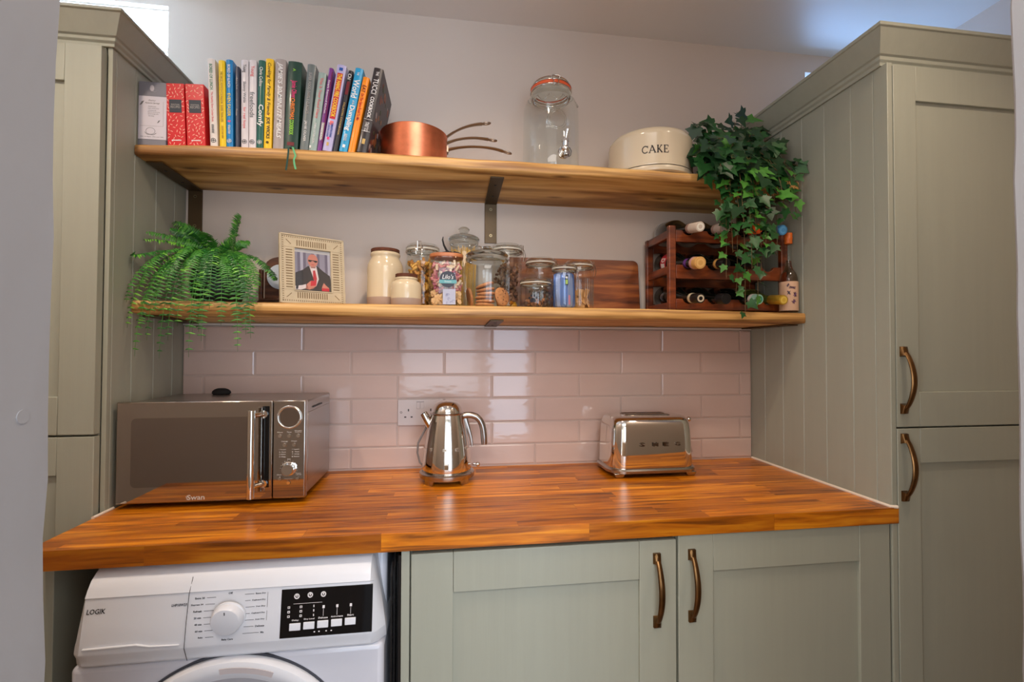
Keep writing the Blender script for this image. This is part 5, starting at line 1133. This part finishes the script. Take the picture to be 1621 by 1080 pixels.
# biscuit jar with cookies
bx, by = 1.1800, -0.1850; bz = zl(bx)+0.0005
bj = knob_jar('biscuit_jar', 'big round glass jar with knobbed lid, holding cookies', bx, by, [(0.055,0.001),(0.066,0.004),(0.0690,0.014),(0.0695,0.105),(0.0690,0.125),(0.0640,0.1370),(0.0600,0.1400)],
    [(0.0001,0.1530),(0.0550,0.1525),(0.0625,0.1540),(0.0640,0.1585),(0.0600,0.1640),(0.0450,0.1690),(0.0220,0.1720),(0.0110,0.1735),(0.0095,0.1765),(0.0150,0.1800),(0.0155,0.1840),(0.0110,0.1865),(0.0001,0.1870)], [(0.0590,0.1395),(0.0640,0.1410),(0.0650,0.1470),(0.0610,0.1520),(0.0580,0.1515)], None)
CK = mat('cookie_brown', (190,128,80), 0.75, var=0.2, vscale=(120,120,120), bump=0.6, bscale=(150,150,150), bdist=0.002); CH = mat('cookie_chip', (104,58,34), 0.6)
def cookie_mesh(seed):
    rnd = random.Random(seed); m = MB()
    m.lathe([(0.0001,0),(0.020,0),(0.0270,0.001),(0.0290,0.004),(0.0270,0.0075),(0.0200,0.0095),(0.0001,0.0102)], 28, 0, None, False, False, lambda v: (v.x*(1+0.03*math.sin(3*math.atan2(v.y, v.x)+seed)), v.y*(1+0.03*math.cos(2*math.atan2(v.y, v.x))), v.z))
    for k in range(16):
        a = rnd.uniform(0, 2*PI); r = 0.024*math.sqrt(rnd.random()); m.ball((r*math.cos(a), r*math.sin(a), 0.0092 if r < 0.018 else 0.0078), rnd.uniform(0.0014, 0.0026), 1, 8, 5)
    return m
c0 = None
CKS = [((-0.008,-0.006,0.0045),(0,2,0),'lowest cookie of the flat stack in the biscuit jar'),((-0.005,-0.004,0.0155),(1,-2,40),'second cookie up in the flat stack in the biscuit jar'),((-0.007,-0.002,0.0265),(-2,1,80),'third cookie up in the flat stack in the biscuit jar'),
 ((-0.002,-0.006,0.0378),(2,-4,10),'fourth cookie up in the flat stack in the biscuit jar'),((-0.004,-0.002,0.0500),(0,-10,10),'fifth cookie up in the biscuit jar stack, slightly tilted'),((-0.006,-0.006,0.0635),(0,-19,0),'tilted top cookie of the stack in the biscuit jar'),
 ((-0.0505,0.004,0.0340),(0,78,10),'cookie standing on edge against the jar glass, beside the stack'),((0.0445,-0.018,0.0340),(80,0,38),'cookie standing upright and showing its chipped face in the biscuit jar'),((0.0430,-0.001,0.0335),(82,0,46),'cookie standing on edge behind the upright chipped one')]
for k, (p, r, lab) in enumerate(CKS):
    if c0 is None: c0 = c = obj('cookie', cookie_mesh(1), [CK, CH], angle=60)
    else: c = c0.copy(); C.objects.link(c)
    q = (math.radians(r[0]), math.radians(r[1]), math.radians(r[2])); c.rotation_euler = q
    off = Euler(q).to_matrix() @ Vector((0, 0, 0.005 if r[0] > 40 or r[1] > 40 else 0))
    c.location = (bx+p[0]-off.x, by+p[1]-off.y, bz+Z0+p[2]-off.z); tag(c, lab, 'cookie', 'cookies in the biscuit jar')

j = clip_jar('tall clip top jar behind the biscuit jar, standing before the acacia board', 1.2525, -0.0880, 0.0495, 0.2150, 8, rn=0.0475, hl=0.020)
def mk_blk(m, M_, r): m.loft([[(a*1.0, b*1.0, z) for a, b in ((0.007,0),(0.002,0.006),(-0.006,0.003),(-0.004,-0.006))] for z in (-0.003, 0.003)], r.randrange(2), M_)
fill('dried_beans', 'dark brown dried food in the tall jar behind the biscuit jar', 'dried food', 1.2525, -0.088, zl(1.25), 0.037, 0.034, 0.150, 170, mk_blk, [mat('bean_brown', (96,60,42), 0.5), mat('bean_mid', (140,98,70), 0.5)], 6)
fill('dried_apricots', 'yellow orange dried fruit at the bottom of the tall jar behind the biscuit jar', 'dried food', 1.2525, -0.088, zl(1.25), 0.034, 0.012, 0.030, 42, mk_blk, [mat('apricot', (224,160,50), 0.5), mat('apricot_deep', (196,120,30), 0.5)], 7)
j = clip_jar('medium clip top jar behind the small jar with a paw print', 1.3635, -0.0900, 0.0510, 0.1740, 10, rn=0.0470, hl=0.018)
def mk_peb(m, M_, r): m.ball((0,0,0), 0.006, r.randrange(2), 8, 6, (1,0.8,0.7), M_)
fill('brown_kibble', 'dark brown contents of the medium jar behind the paw print jar', 'dried food', 1.3635, -0.090, zl(1.36), 0.036, 0.012, 0.100, 110, mk_peb, [mat('kibble_dark', (74,50,40), 0.6), mat('kibble_grey', (120,104,92), 0.6)], 8)
pj = clip_jar('small clip top jar with a black paw print', 1.3270, -0.1965, 0.0490, 0.0920, 8, rn=0.0455, hl=0.018)
for ch in pj.children:
    if ch.name.startswith('jar_body'): pjb = ch
m = MB()
def wrapj(v): a = -PI/2-0.12+v.x/0.0492; r = 0.0494-v.y; return (r*math.cos(a), r*math.sin(a), v.z)
def blob(x, z, rx, rz): m.prism([(x+rx*math.cos(2*PI*k/14), z+rz*math.sin(2*PI*k/14)) for k in range(14)], -0.0004, 0.0004, 0, None, wrapj)
blob(-0.011, 0.0215, 0.0078, 0.0058); blob(-0.0158, 0.0185, 0.0040, 0.0038); blob(-0.0062, 0.0185, 0.0040, 0.0038)
for x, z in ((-0.0220,0.0275),(-0.0155,0.0345),(-0.0068,0.0345),(-0.0002,0.0275)): blob(x, z, 0.0028, 0.0040)
obj('paw_print', m, mat('paw_navy_black', (26,28,40), 0.4), pjb, angle=None)
fill('small_biscuits', 'brown biscuit pieces at the bottom of the small paw print jar', 'treats', 1.327, -0.1965, zl(1.327), 0.036, 0.010, 0.026, 40, mk_peb, [mat('kibble_tan', (150,100,66), 0.6), mat('kibble_dark', (74,50,40), 0.6)], 9)
bjr = clip_jar('slim clip top jar packed with shiny blue wrappers', 1.4140, -0.2000, 0.0365, 0.1370, 12, rn=0.0350, hl=0.016)
m = MB(); rnd = random.Random(4)
for k in range(9):
    a = 2*PI*k/9+0.3; r = 0.0205; cxx, cyy = r*math.cos(a), r*math.sin(a)
    rings = []
    for z, s in ((0.004, 0.5), (0.010, 0.95), (0.05, 1.0), (0.09, 0.95), (0.104, 0.85), (0.110, 0.35)):
        rings.append([(cxx+0.0128*s*math.cos(2*PI*q/14)*(1+0.18*math.cos(5*2*PI*q/14+k+z*30)), cyy+0.0100*s*math.sin(2*PI*q/14)*(1+0.18*math.cos(4*2*PI*q/14+k)), z) for q in range(14)])
    m.loft(rings, k % 2)
m.box(-0.0045, 0.0055, -0.0330, -0.0322, 0.070, 0.100, 2); m.box(-0.0028, 0.0038, -0.0333, -0.0328, 0.073, 0.086, 3); m.ball((0.0006,-0.0330,0.092), 0.0030, 4, 10, 6, (1,0.2,1.2))
m.box(0.007, 0.012, -0.0300, -0.0290, 0.012, 0.040, 5)
o = obj('blue_wrappers', m, [mat('foil_blue', (96,126,190), 0.25, 0.4), mat('foil_pale', (150,168,210), 0.25, 0.4), mat('wrapper_dark', (30,40,60), 0.4), mat('wrapper_lime', (170,196,90), 0.4), INK['white'], mat('wrapper_rose', (190,110,124), 0.4)], angle=60)
o.location = (1.414, -0.200, zl(1.414)+Z0); tag(o, 'crinkled shiny blue wrapped bars standing in the slim jar', 'wrapped snacks', None, 'stuff')
clip_jar('ribbed clip top jar half full of small crackers', 1.4790, -0.1380, 0.0465, 0.1600, 5, rn=0.0435, hl=0.018, rib=0.0007, ribn=36) if False else clip_jar('ribbed clip top jar half full of small crackers', 1.4790, -0.1380, 0.0465, 0.1600, 5, rn=0.0435, hl=0.018)
m = MB()
for k in range(40):
    a = 2*PI*k/40; m.tube([(0.0466*math.cos(a), 0.0466*math.sin(a), 0.016), (0.0466*math.cos(a), 0.0466*math.sin(a), 0.100)], 0.0006, 4)
last = [o for o in C.objects if o.name.startswith('clip_top_jar')][-1]
obj('glass_ribs', m, THICK, last, angle=60)
rnd = random.Random(21); CR = mat('cracker_tan', (214,156,92), 0.7, var=0.15, vscale=(80,80,80)); cr0 = None; n_ = 0
spots = [(a, zz) for zz in (0.012, 0.026, 0.040, 0.054) for a in range(0, 360, 45)]
for a, zz in spots:
    if zz > 0.05 and 60 < a < 200: continue
    if cr0 is None:
        m = MB(); m.loft([[(0.0105*sx_*sc, 0.0035*q, 0.0105*sz_*sc) for sx_, sz_ in ((-1,-1),(0,-1.1),(1,-1),(1.1,0),(1,1),(0,1.1),(-1,1),(-1.1,0))] for q, sc in ((-0.5,0.8),(-0.3,1.0),(0.3,1.0),(0.5,0.8))]); cr0 = c = obj('cracker', m, CR, angle=50)
    else: c = cr0.copy(); C.objects.link(c)
    aa = math.radians(a+rnd.uniform(-8,8)+zz*700); r = rnd.uniform(0.022,0.029)
    c.location = (1.479+r*math.cos(aa), -0.138+r*math.sin(aa), zl(1.479)+Z0+zz+0.004+rnd.uniform(-.001,.001)); c.rotation_euler = (rnd.uniform(-.7,.7), rnd.uniform(0,6), aa+PI/2+rnd.uniform(-.6,.6))
    tag(c, 'small tan cracker in the ribbed clip top jar', 'cracker', 'crackers in the ribbed jar')

# acacia board leaning on the wall
t_ = math.radians(6.0); Mx = Matrix.Translation((0, -0.0350, 0)) @ Matrix.Rotation(-t_, 4, 'X')
m = MB(); pts = [(a, b) for a, b in rrect(0.492, 0.1950, 0.020, 6, 0, 0.0975)]
m.prism([(a, b+0.0) for a, b in pts], -0.006, 0.006, 0, Mx)
o = obj('chopping_board', m, ACACIA, bevel=0.002); o.location = (1.4860, 0.006, zl(1.49)+Z0+0.0018-0.003); tag(o, 'long striped acacia chopping board leaning on the wall behind the jars', 'chopping board')

# ---- wine rack
RX0, RX1, RYF, RYB = 1.7530, 2.1660, -0.2050, -0.0240
rz_ = zl(1.9)+0.0006
t = thing('wine_rack', 'dark red wooden wine rack of three scalloped tiers full of bottles', 'wine rack', (0, 0, rz_))
for x in (RX0, RX1-0.024):
    for y, h in ((RYF, 0.274), (RYB-0.018, 0.264)):
        m = MB(); m.box(x, x+0.024, y, y+0.018, 0, h); obj('post', m, RACKW, t, bevel=0.003)
    for z0 in (0.006, 0.122, 0.237):
        m = MB(); m.box(x+0.004, x+0.020, RYF+0.018, RYB-0.018, z0, z0+0.026); obj('side_slat', m, RACKW, t, bevel=0.002)
TOPX = (1.8200, 1.9040, 2.0120, 2.0960)
def rail(y, z0, z1, rad, dep):
    x0, x1 = RX0+0.024, RX1-0.024; pts = [(x0, z0), (x1, z0), (x1, z1)]
    for cxx in reversed(TOPX):
        hw = math.sqrt(max(1e-6, rad*rad-(rad-dep)**2))
        pts += [(min(x1-0.0005, max(x0+0.0005, cxx+rad*math.sin(a))), z1-dep+rad*(1-math.cos(a))) for a in [math.asin(min(1, hw/rad))*(1-2*k/8) for k in range(9)]]
    pts.append((x0, z1)); mb = MB()
    # top edge as strips so the scallops stay clean
    up = [(x0, z1)]+[p for p in sorted(pts[3:-1])]+[(x1, z1)]
    vs_ = []; fs_ = []
    for px_, pz_ in up: vs_ += [(px_, y, z0), (px_, y, pz_), (px_, y+0.013, pz_), (px_, y+0.013, z0)]
    for k in range(len(up)-1):
        a = 4*k; b = a+4
        for q in range(4): fs_.append((a+q, a+(q+1) % 4, b+(q+1) % 4, b+q))
    fs_ += [(0,1,2,3), (len(vs_)-1, len(vs_)-2, len(vs_)-3, len(vs_)-4)]
    mb.add(vs_, fs_); return mb
for z0, z1 in ((0.008, 0.042), (0.106, 0.150), (0.223, 0.260)):
    obj('front_rail', rail(RYF+0.002, z0, z1, 0.022, 0.015), RACKW, t, bevel=0.0012, angle=30)
    obj('back_rail', rail(RYB-0.016, z0-0.004, z1-0.002, 0.060, 0.014), RACKW, t, bevel=0.0012, angle=30)
DKG = mat('dark_bottle_glass', (16,20,16), 0.05, coat=0.5); GRG = mat('olive_bottle_glass', (70,78,34), 0.05, coat=0.5); BRG = mat('brown_bottle_glass', (40,26,20), 0.05, coat=0.5); NVG = mat('navy_bottle_glass', (22,30,60), 0.05, coat=0.5)
BN = -1
def bottle(label, x, zb, zf, glass, capc, capl=0.045, capr=0.0150, labc=None, ring_=None, tipc=None, R=0.0365, name='wine_bottle', extra=None, caprough=0.35, capmetal=0.0, yF=-0.272):
    global BN; BN += 1; bn = 'abcdefghijklmnop'[BN]
    yB = -0.0285; L_ = math.hypot(yB-yF, zb-zf); sl = math.atan2(zb-zf, yB-yF)
    t = thing(name, label, 'bottle', (x, yB, zb), 'bottles lying in the wine rack'); t.rotation_euler = (PI/2+sl, 0, 0)   # local +z towards the room, sloping down
    nl = L_-0.128
    m = MB(); m.lathe([(0.0001,0.010),(0.020,0.004),(R*0.9,0.0),(R,0.005),(R,nl-0.035),(R*0.93,nl-0.015),(R*0.68,nl+0.008),(0.0180,nl+0.028),(0.0140,nl+0.045),(0.0132,L_-0.004),(0.0132,L_-0.001),(0.0001,L_-0.001)], 40); b = obj('glass_body', m, glass, t, angle=50)
    m = MB(); m.lathe([(0.0136,L_-capl),(capr,L_-capl+0.002),(capr,L_-0.0015),(capr*0.93,L_),(0.0001,L_+0.0003)], 32, 0); cp_ = obj('cap', m, mat('bottle_cap_%s' % bn, capc, caprough, capmetal, coat=0.1), t, angle=40)
    if tipc: m = MB(); m.cyl((0,0,L_+0.0002), capr*0.72, 0.0005, 24); m.cyl((0,0,L_+0.0006), capr*0.40, 0.0004, 20, 1); obj('cap_disc', m, [mat('bottle_cap_tip_%s' % bn, tipc, 0.4), mat('bottle_cap_in_%s' % bn, capc, 0.4)], cp_)
    if ring_: m = MB(); m.lathe([(capr*1.01,L_-capl-0.003),(capr*1.04,L_-capl-0.002),(capr*1.04,L_-capl+0.010),(capr*1.01,L_-capl+0.011)], 32); obj('neck_band', m, mat('bottle_band_%s' % bn, ring_, 0.4), t, angle=40)
    if labc: m = MB(); m.lathe([(R+0.0002,0.030),(R+0.0004,0.031),(R+0.0004,nl-0.050),(R+0.0002,nl-0.049)], 40); obj('paper_label', m, mat('bottle_lab_%s' % bn, labc, 0.5), b, angle=40)
    if extra: extra(t, L_, nl, R)
    return t
TB, TF, MBk, MF, LBk, LF = 0.3430, 0.3030, 0.2330, 0.1930, 0.1155, 0.0850
def ex_white(t, L_, nl, R):
    m = MB()
    for z in (0.006, 0.012, 0.018): m.lathe([(R+0.0003,z),(R+0.0005,z+0.0005),(R+0.0005,z+0.0015),(R+0.0003,z+0.002)], 40)
    obj('label_lines', m, INK['white'], t, angle=None)
bottle('dark bottle on the top tier with crumpled white and brown foil', TOPX[0], TB, TF, DKG, (198,184,170), 0.060, 0.0155, None, (150,120,108), (226,222,210), extra=ex_white)
bottle('bottle on the top tier with pale foil, half covered by ivy', TOPX[1], TB, TF, DKG, (170,156,148), 0.055, 0.0155, None, (146,120,110))
bottle('bottle on the top tier with a bright orange cap', TOPX[2], TB, TF, BRG, (232,92,30), 0.040, 0.0150)
bottle('bottle on the top tier with a light blue cap, next to the cabinet', TOPX[3], TB, TF, NVG, (70,140,196), 0.035, 0.0158, tipc=(96,164,212))
def ex_red(t, L_, nl, R):
    m = MB(); m.lathe([(R+0.0006,0.052),(R+0.0008,0.053),(R+0.0008,0.092),(R+0.0006,0.093)], 40, 0); l_ = obj('red_label', m, mat('label_cherry', (176,40,50), 0.45), t, angle=40)
    def wr(v): a = PI+v.x/0.0372; r = R+0.0010-v.y; return (r*math.cos(a), r*math.sin(a), v.z)
    m = MB(); MM = Matrix(((1,0,0,0),(0,0,-1,0),(0,1,0,0),(0,0,0,1)))
    for k, ch in enumerate('DI'): m.text(ch, -0.010+0.018*k, 0.072, 0.014, 0.024, MM, 0, 0.0008, bold=0.02, fn=wr)
    obj('label_lettering', m, INK['white'], l_, angle=None)
    m = MB(); m.lathe([(0.0142,nl+0.046),(0.0146,nl+0.047),(0.0146,nl+0.062),(0.0142,nl+0.063)], 32); obj('purple_neck_label', m, mat('label_purple', (104,56,130), 0.45), t, angle=40)
bottle('bottle on the middle tier with a fat tan cork stopper and a red label', TOPX[0], MBk, MF, DKG, (206,158,90), 0.034, 0.0185, None, (198,150,150), (222,178,110), extra=ex_red, caprough=0.7)
bottle('bottle on the middle tier with a black cap and gold neck ring', TOPX[1], MBk, MF, DKG, (22,20,20), 0.045, 0.0150, ring_=(190,146,80))
bottle('dark bottle on the middle tier hidden by the ivy', TOPX[2], MBk, MF, DKG, (30,26,26), 0.045)
bottle('bottle on the bottom tier, its black cap ringed in cream', TOPX[0], LBk, LF, DKG, (24,20,18), 0.050, 0.0152, ring_=(196,180,150), tipc=(200,186,160))
bottle('bottle on the bottom tier with a plain black cap', TOPX[1], LBk, LF, DKG, (20,20,22), 0.040, 0.0165)
bottle('bottle on the bottom tier with a green and white screw cap', TOPX[2], LBk, LF, DKG, (150,196,176), 0.030, 0.0160, ring_=(206,200,196), tipc=(40,130,110))
bottle('olive glass bottle on the bottom tier with gold foil', TOPX[3], LBk-0.002, LF, GRG, (208,168,60), 0.060, 0.0152, tipc=(222,188,84), capmetal=0.6)

# upright bottle by the rack
ux, uy = 2.1415, -0.2370
t = thing('liqueur_bottle', 'slender clear bottle with orange wax top and bird patterned label, standing by the cabinet', 'bottle', (ux, uy, zl(ux)+0.0006))
m = MB(); U = [(0.0001,0.003),(0.022,0.001),(0.0265,0.004),(0.0270,0.100),(0.0265,0.112),(0.0220,0.128),(0.0140,0.141),(0.0100,0.152),(0.0090,0.170),(0.0088,0.232)]
m.lathe(U, 40); obj('glass_body', m, GLASS, t, angle=60)
m = MB(); m.lathe([(0.0001,0.004),(0.0250,0.005),(0.0256,0.100),(0.0250,0.111),(0.0205,0.126),(0.0125,0.139),(0.0086,0.152),(0.0078,0.168),(0.0001,0.168)], 40); obj('liquid', m, mat('rose_tinted_liquid', (222,190,170), 0.03, trans=1.0, ior=1.15), t, angle=60)
m = MB(); m.lathe([(0.0096,0.222),(0.0115,0.224),(0.0110,0.236),(0.0122,0.238),(0.0122,0.242),(0.0110,0.244),(0.0120,0.252),(0.0110,0.257),(0.0001,0.258)], 28); obj('wax_top', m, mat('orange_wax', (208,104,40), 0.4), t, angle=40)
m = MB(); m.lathe([(0.0271,0.008),(0.0274,0.009),(0.0274,0.099),(0.0271,0.100)], 48); lb = obj('paper_label', m, mat('label_buff', (206,168,140), 0.5), t, angle=40)
m = MB(); rnd = random.Random(2)
def wru(v): a = -PI/2-0.3+v.x/0.0275; r = 0.0277-v.y; return (r*math.cos(a), r*math.sin(a), v.z)
for cxx, cz, s in ((0.0,0.080,1.3),(-0.010,0.064,1.0),(0.008,0.058,1.1),(0.004,0.036,1.0),(-0.012,0.088,0.8)):
    for k in range(5):
        a = rnd.uniform(0, PI); l_ = 0.008*s; w_ = 0.0022*s; dx, dz = math.cos(a), math.sin(a)
        m.prism([(cxx-l_*dx, cz-l_*dz), (cxx+w_*dz, cz-w_*dx), (cxx+l_*dx, cz+l_*dz), (cxx-w_*dz, cz+w_*dx)], -0.0004-0.0001*k, 0.0002, k % 2, None, wru)
obj('bird_print', m, [pr('bird_dark', (56,36,50)), pr('bird_purple', (110,70,110))], lb, angle=None)

# ------------------------------------------------------------------ ivy
IX, IY = 1.9900, -0.1150; iz = zu(IX)+0.0006
t = thing('trailing_ivy', 'bushy trailing ivy hanging down from the right end of the upper shelf', 'potted plant', (IX, IY, iz))
m = MB(); m.lathe([(0.0001,0),(0.048,0),(0.052,0.003),(0.062,0.085),(0.066,0.087),(0.066,0.098),(0.061,0.098),(0.058,0.085),(0.0001,0.080)], 36); obj('pot', m, mat('ivy_pot_brown', (70,50,38), 0.6), t, angle=40)
OUT = [(0,0),(0.20,-0.13),(0.40,-0.08),(0.36,0.12),(0.60,0.36),(0.28,0.46),(0.13,0.80),(0,1.05),(-0.13,0.80),(-0.28,0.46),(-0.60,0.36),(-0.36,0.12),(-0.40,-0.08),(-0.20,-0.13)]
def leaf(mb, c, nrm, tip, s, mi, rnd):
    nrm = nrm.normalized(); tip = (tip-nrm*tip.dot(nrm)); tip = tip.normalized() if tip.length > 1e-4 else nrm.orthogonal().normalized(); sd = tip.cross(nrm)
    cv = rnd.uniform(-0.25, 0.10); fold = rnd.uniform(0.10, 0.40); sk = rnd.uniform(0.85, 1.15)
    def P(u, v):
        q = c+sd*(u*s*sk)+tip*(v*s)+nrm*(s*(fold*abs(u)*0.55+cv*v*v*0.5)); q.x = min(q.x, XR-IX-0.003); return q
    vs_ = [P(u, v) for u, v in OUT]+[P(0, 0.22), P(0, 0.55)]
    n = 14; A, B = 14, 15
    fs_ = [(0,1,A),(1,2,A),(2,3,A),(3,4,A),(4,5,A),(5,B,A),(5,6,B),(6,7,B),(7,8,B),(8,9,B),(9,A,B),(9,10,A),(10,11,A),(11,12,A),(12,13,A),(13,0,A)]
    mb.add(vs_, fs_, mi)
HANG = [(1.947,-0.3,0.032),(1.886,-0.3,0.144),(1.924,-0.29,0.099),(2.0,-0.3,0.166),(2.06,-0.29,0.218),(2.125,-0.29,0.338),(2.13,-0.3,0.423),(1.873,-0.29,0.279),(2.008,-0.31,0.25),(1.948,-0.33,0.169),(2.067,-0.31,0.32),(1.901,-0.31,0.219),(1.989,-0.3,0.09),(1.93,-0.32,0.28),(1.97,-0.32,0.30)]
DOME = [(1.849,-0.2,0.636),(1.812,-0.25,0.521),(1.825,-0.28,0.448),(1.941,-0.15,0.688),(2.056,-0.15,0.722),(2.12,-0.12,0.69),(2.14,-0.22,0.586),(2.14,-0.27,0.51),(1.888,-0.3,0.41),(1.95,-0.33,0.478),(1.91,-0.3,0.545),(2.055,-0.3,0.477),(1.969,-0.33,0.385),(1.83,-0.3,0.53),(2.084,-0.29,0.424),(1.954,-0.2,0.633),(2.018,-0.25,0.604),(1.856,-0.32,0.467),(1.915,-0.32,0.348),(2.007,-0.32,0.352),(1.89,-0.26,0.58),(2.08,-0.2,0.64),(2.0,-0.31,0.54),(1.87,-0.2,0.66),(2.1,-0.28,0.55),(1.90,-0.31,0.50),(1.985,-0.33,0.44),(2.05,-0.31,0.40),(1.99,-0.2,0.67)]
rnd = random.Random(77); LEAF_N = 0
def vine(tipp, k, hang):
    global LEAF_N
    p3 = Vector(tipp)-Vector((IX, IY, iz)); d = Vector((p3.x, p3.y, 0)); dn = d.normalized()
    p0 = dn*0.03+Vector((0,0,0.088))
    if hang: p1 = p0+d*0.55+Vector((rnd.uniform(-.02,.02),0,0.07)); p2 = Vector((p3.x+rnd.uniform(-.02,.02), p3.y-0.012, -0.03+rnd.uniform(-.02,.02)))
    else: p1 = p0+d*0.3+Vector((0,0,0.06)); p2 = p3*0.7+p0*0.3+Vector((0,0,0.035))
    bz_ = lambda u: p0*(1-u)**3+p1*3*u*(1-u)**2+p2*3*u*u*(1-u)+p3*u**3
    pts = [bz_(q/24) for q in range(25)]
    for p in pts: p.x = min(p.x, XR-IX-0.012)
    ln = sum((pts[q+1]-pts[q]).length for q in range(24))
    m = MB(); m.tube(pts, [0.0015*(1-0.5*q/24) for q in range(25)], 5)
    v_ = obj('vine', m, STEM, t, angle=60)
    m = MB(); n = max(3, int(ln/(0.021 if hang else 0.0155)))
    for q in range(n):
        u = (q+0.9)/n
        if hang and u < 0.2: continue
        u = min(1, u); c = bz_(u); tg_ = (bz_(min(1, u+0.03))-bz_(u-0.03)).normalized(); s = (0.047 if not hang else 0.043*(1-0.30*u))*rnd.uniform(0.65, 1.2)
        if hang and u < 0.55: s *= 1.15
        sidev = Vector((rnd.uniform(-1,1), rnd.uniform(-0.5,0.2), rnd.uniform(-0.4,0.4))).normalized(); c2 = c+sidev*rnd.uniform(0.006, 0.020)
        c2.x = min(c2.x, XR-IX-0.026); c2.y = min(c2.y, 0.09)
        nrm = Vector((rnd.uniform(-.55,.45), -1.0+rnd.uniform(-.2,.5), 0.45+rnd.uniform(-.5,.6))) if (not hang or rnd.random() < 0.85) else Vector((rnd.uniform(-1,1), -0.4, rnd.uniform(-.5,.8)))
        tip = (tg_*0.4+Vector((sidev.x*0.8, 0, -0.55))+Vector((rnd.uniform(-.3,.3),0,rnd.uniform(-.3,.3))))
        mi = (2 if rnd.random() < 0.30 else 1) if hang and u > 0.6 else (0 if rnd.random() < 0.55 else (1 if rnd.random() < 0.75 else 2))
        if c2.x+s*0.5 > XR-IX-0.004: s *= 0.6
        m.tube([c, (c+c2)/2+Vector((0,0,0.004)), c2], 0.0006, 4, 3)
        leaf(m, c2, nrm, tip, s, mi, rnd); LEAF_N += 1
    obj('leaves', m, LEAFG+[STEM], v_, angle=180, recalc=False)
for k, p in enumerate(HANG): vine(p, k, True)
for k, p in enumerate(DOME): vine(p, k+20, False)
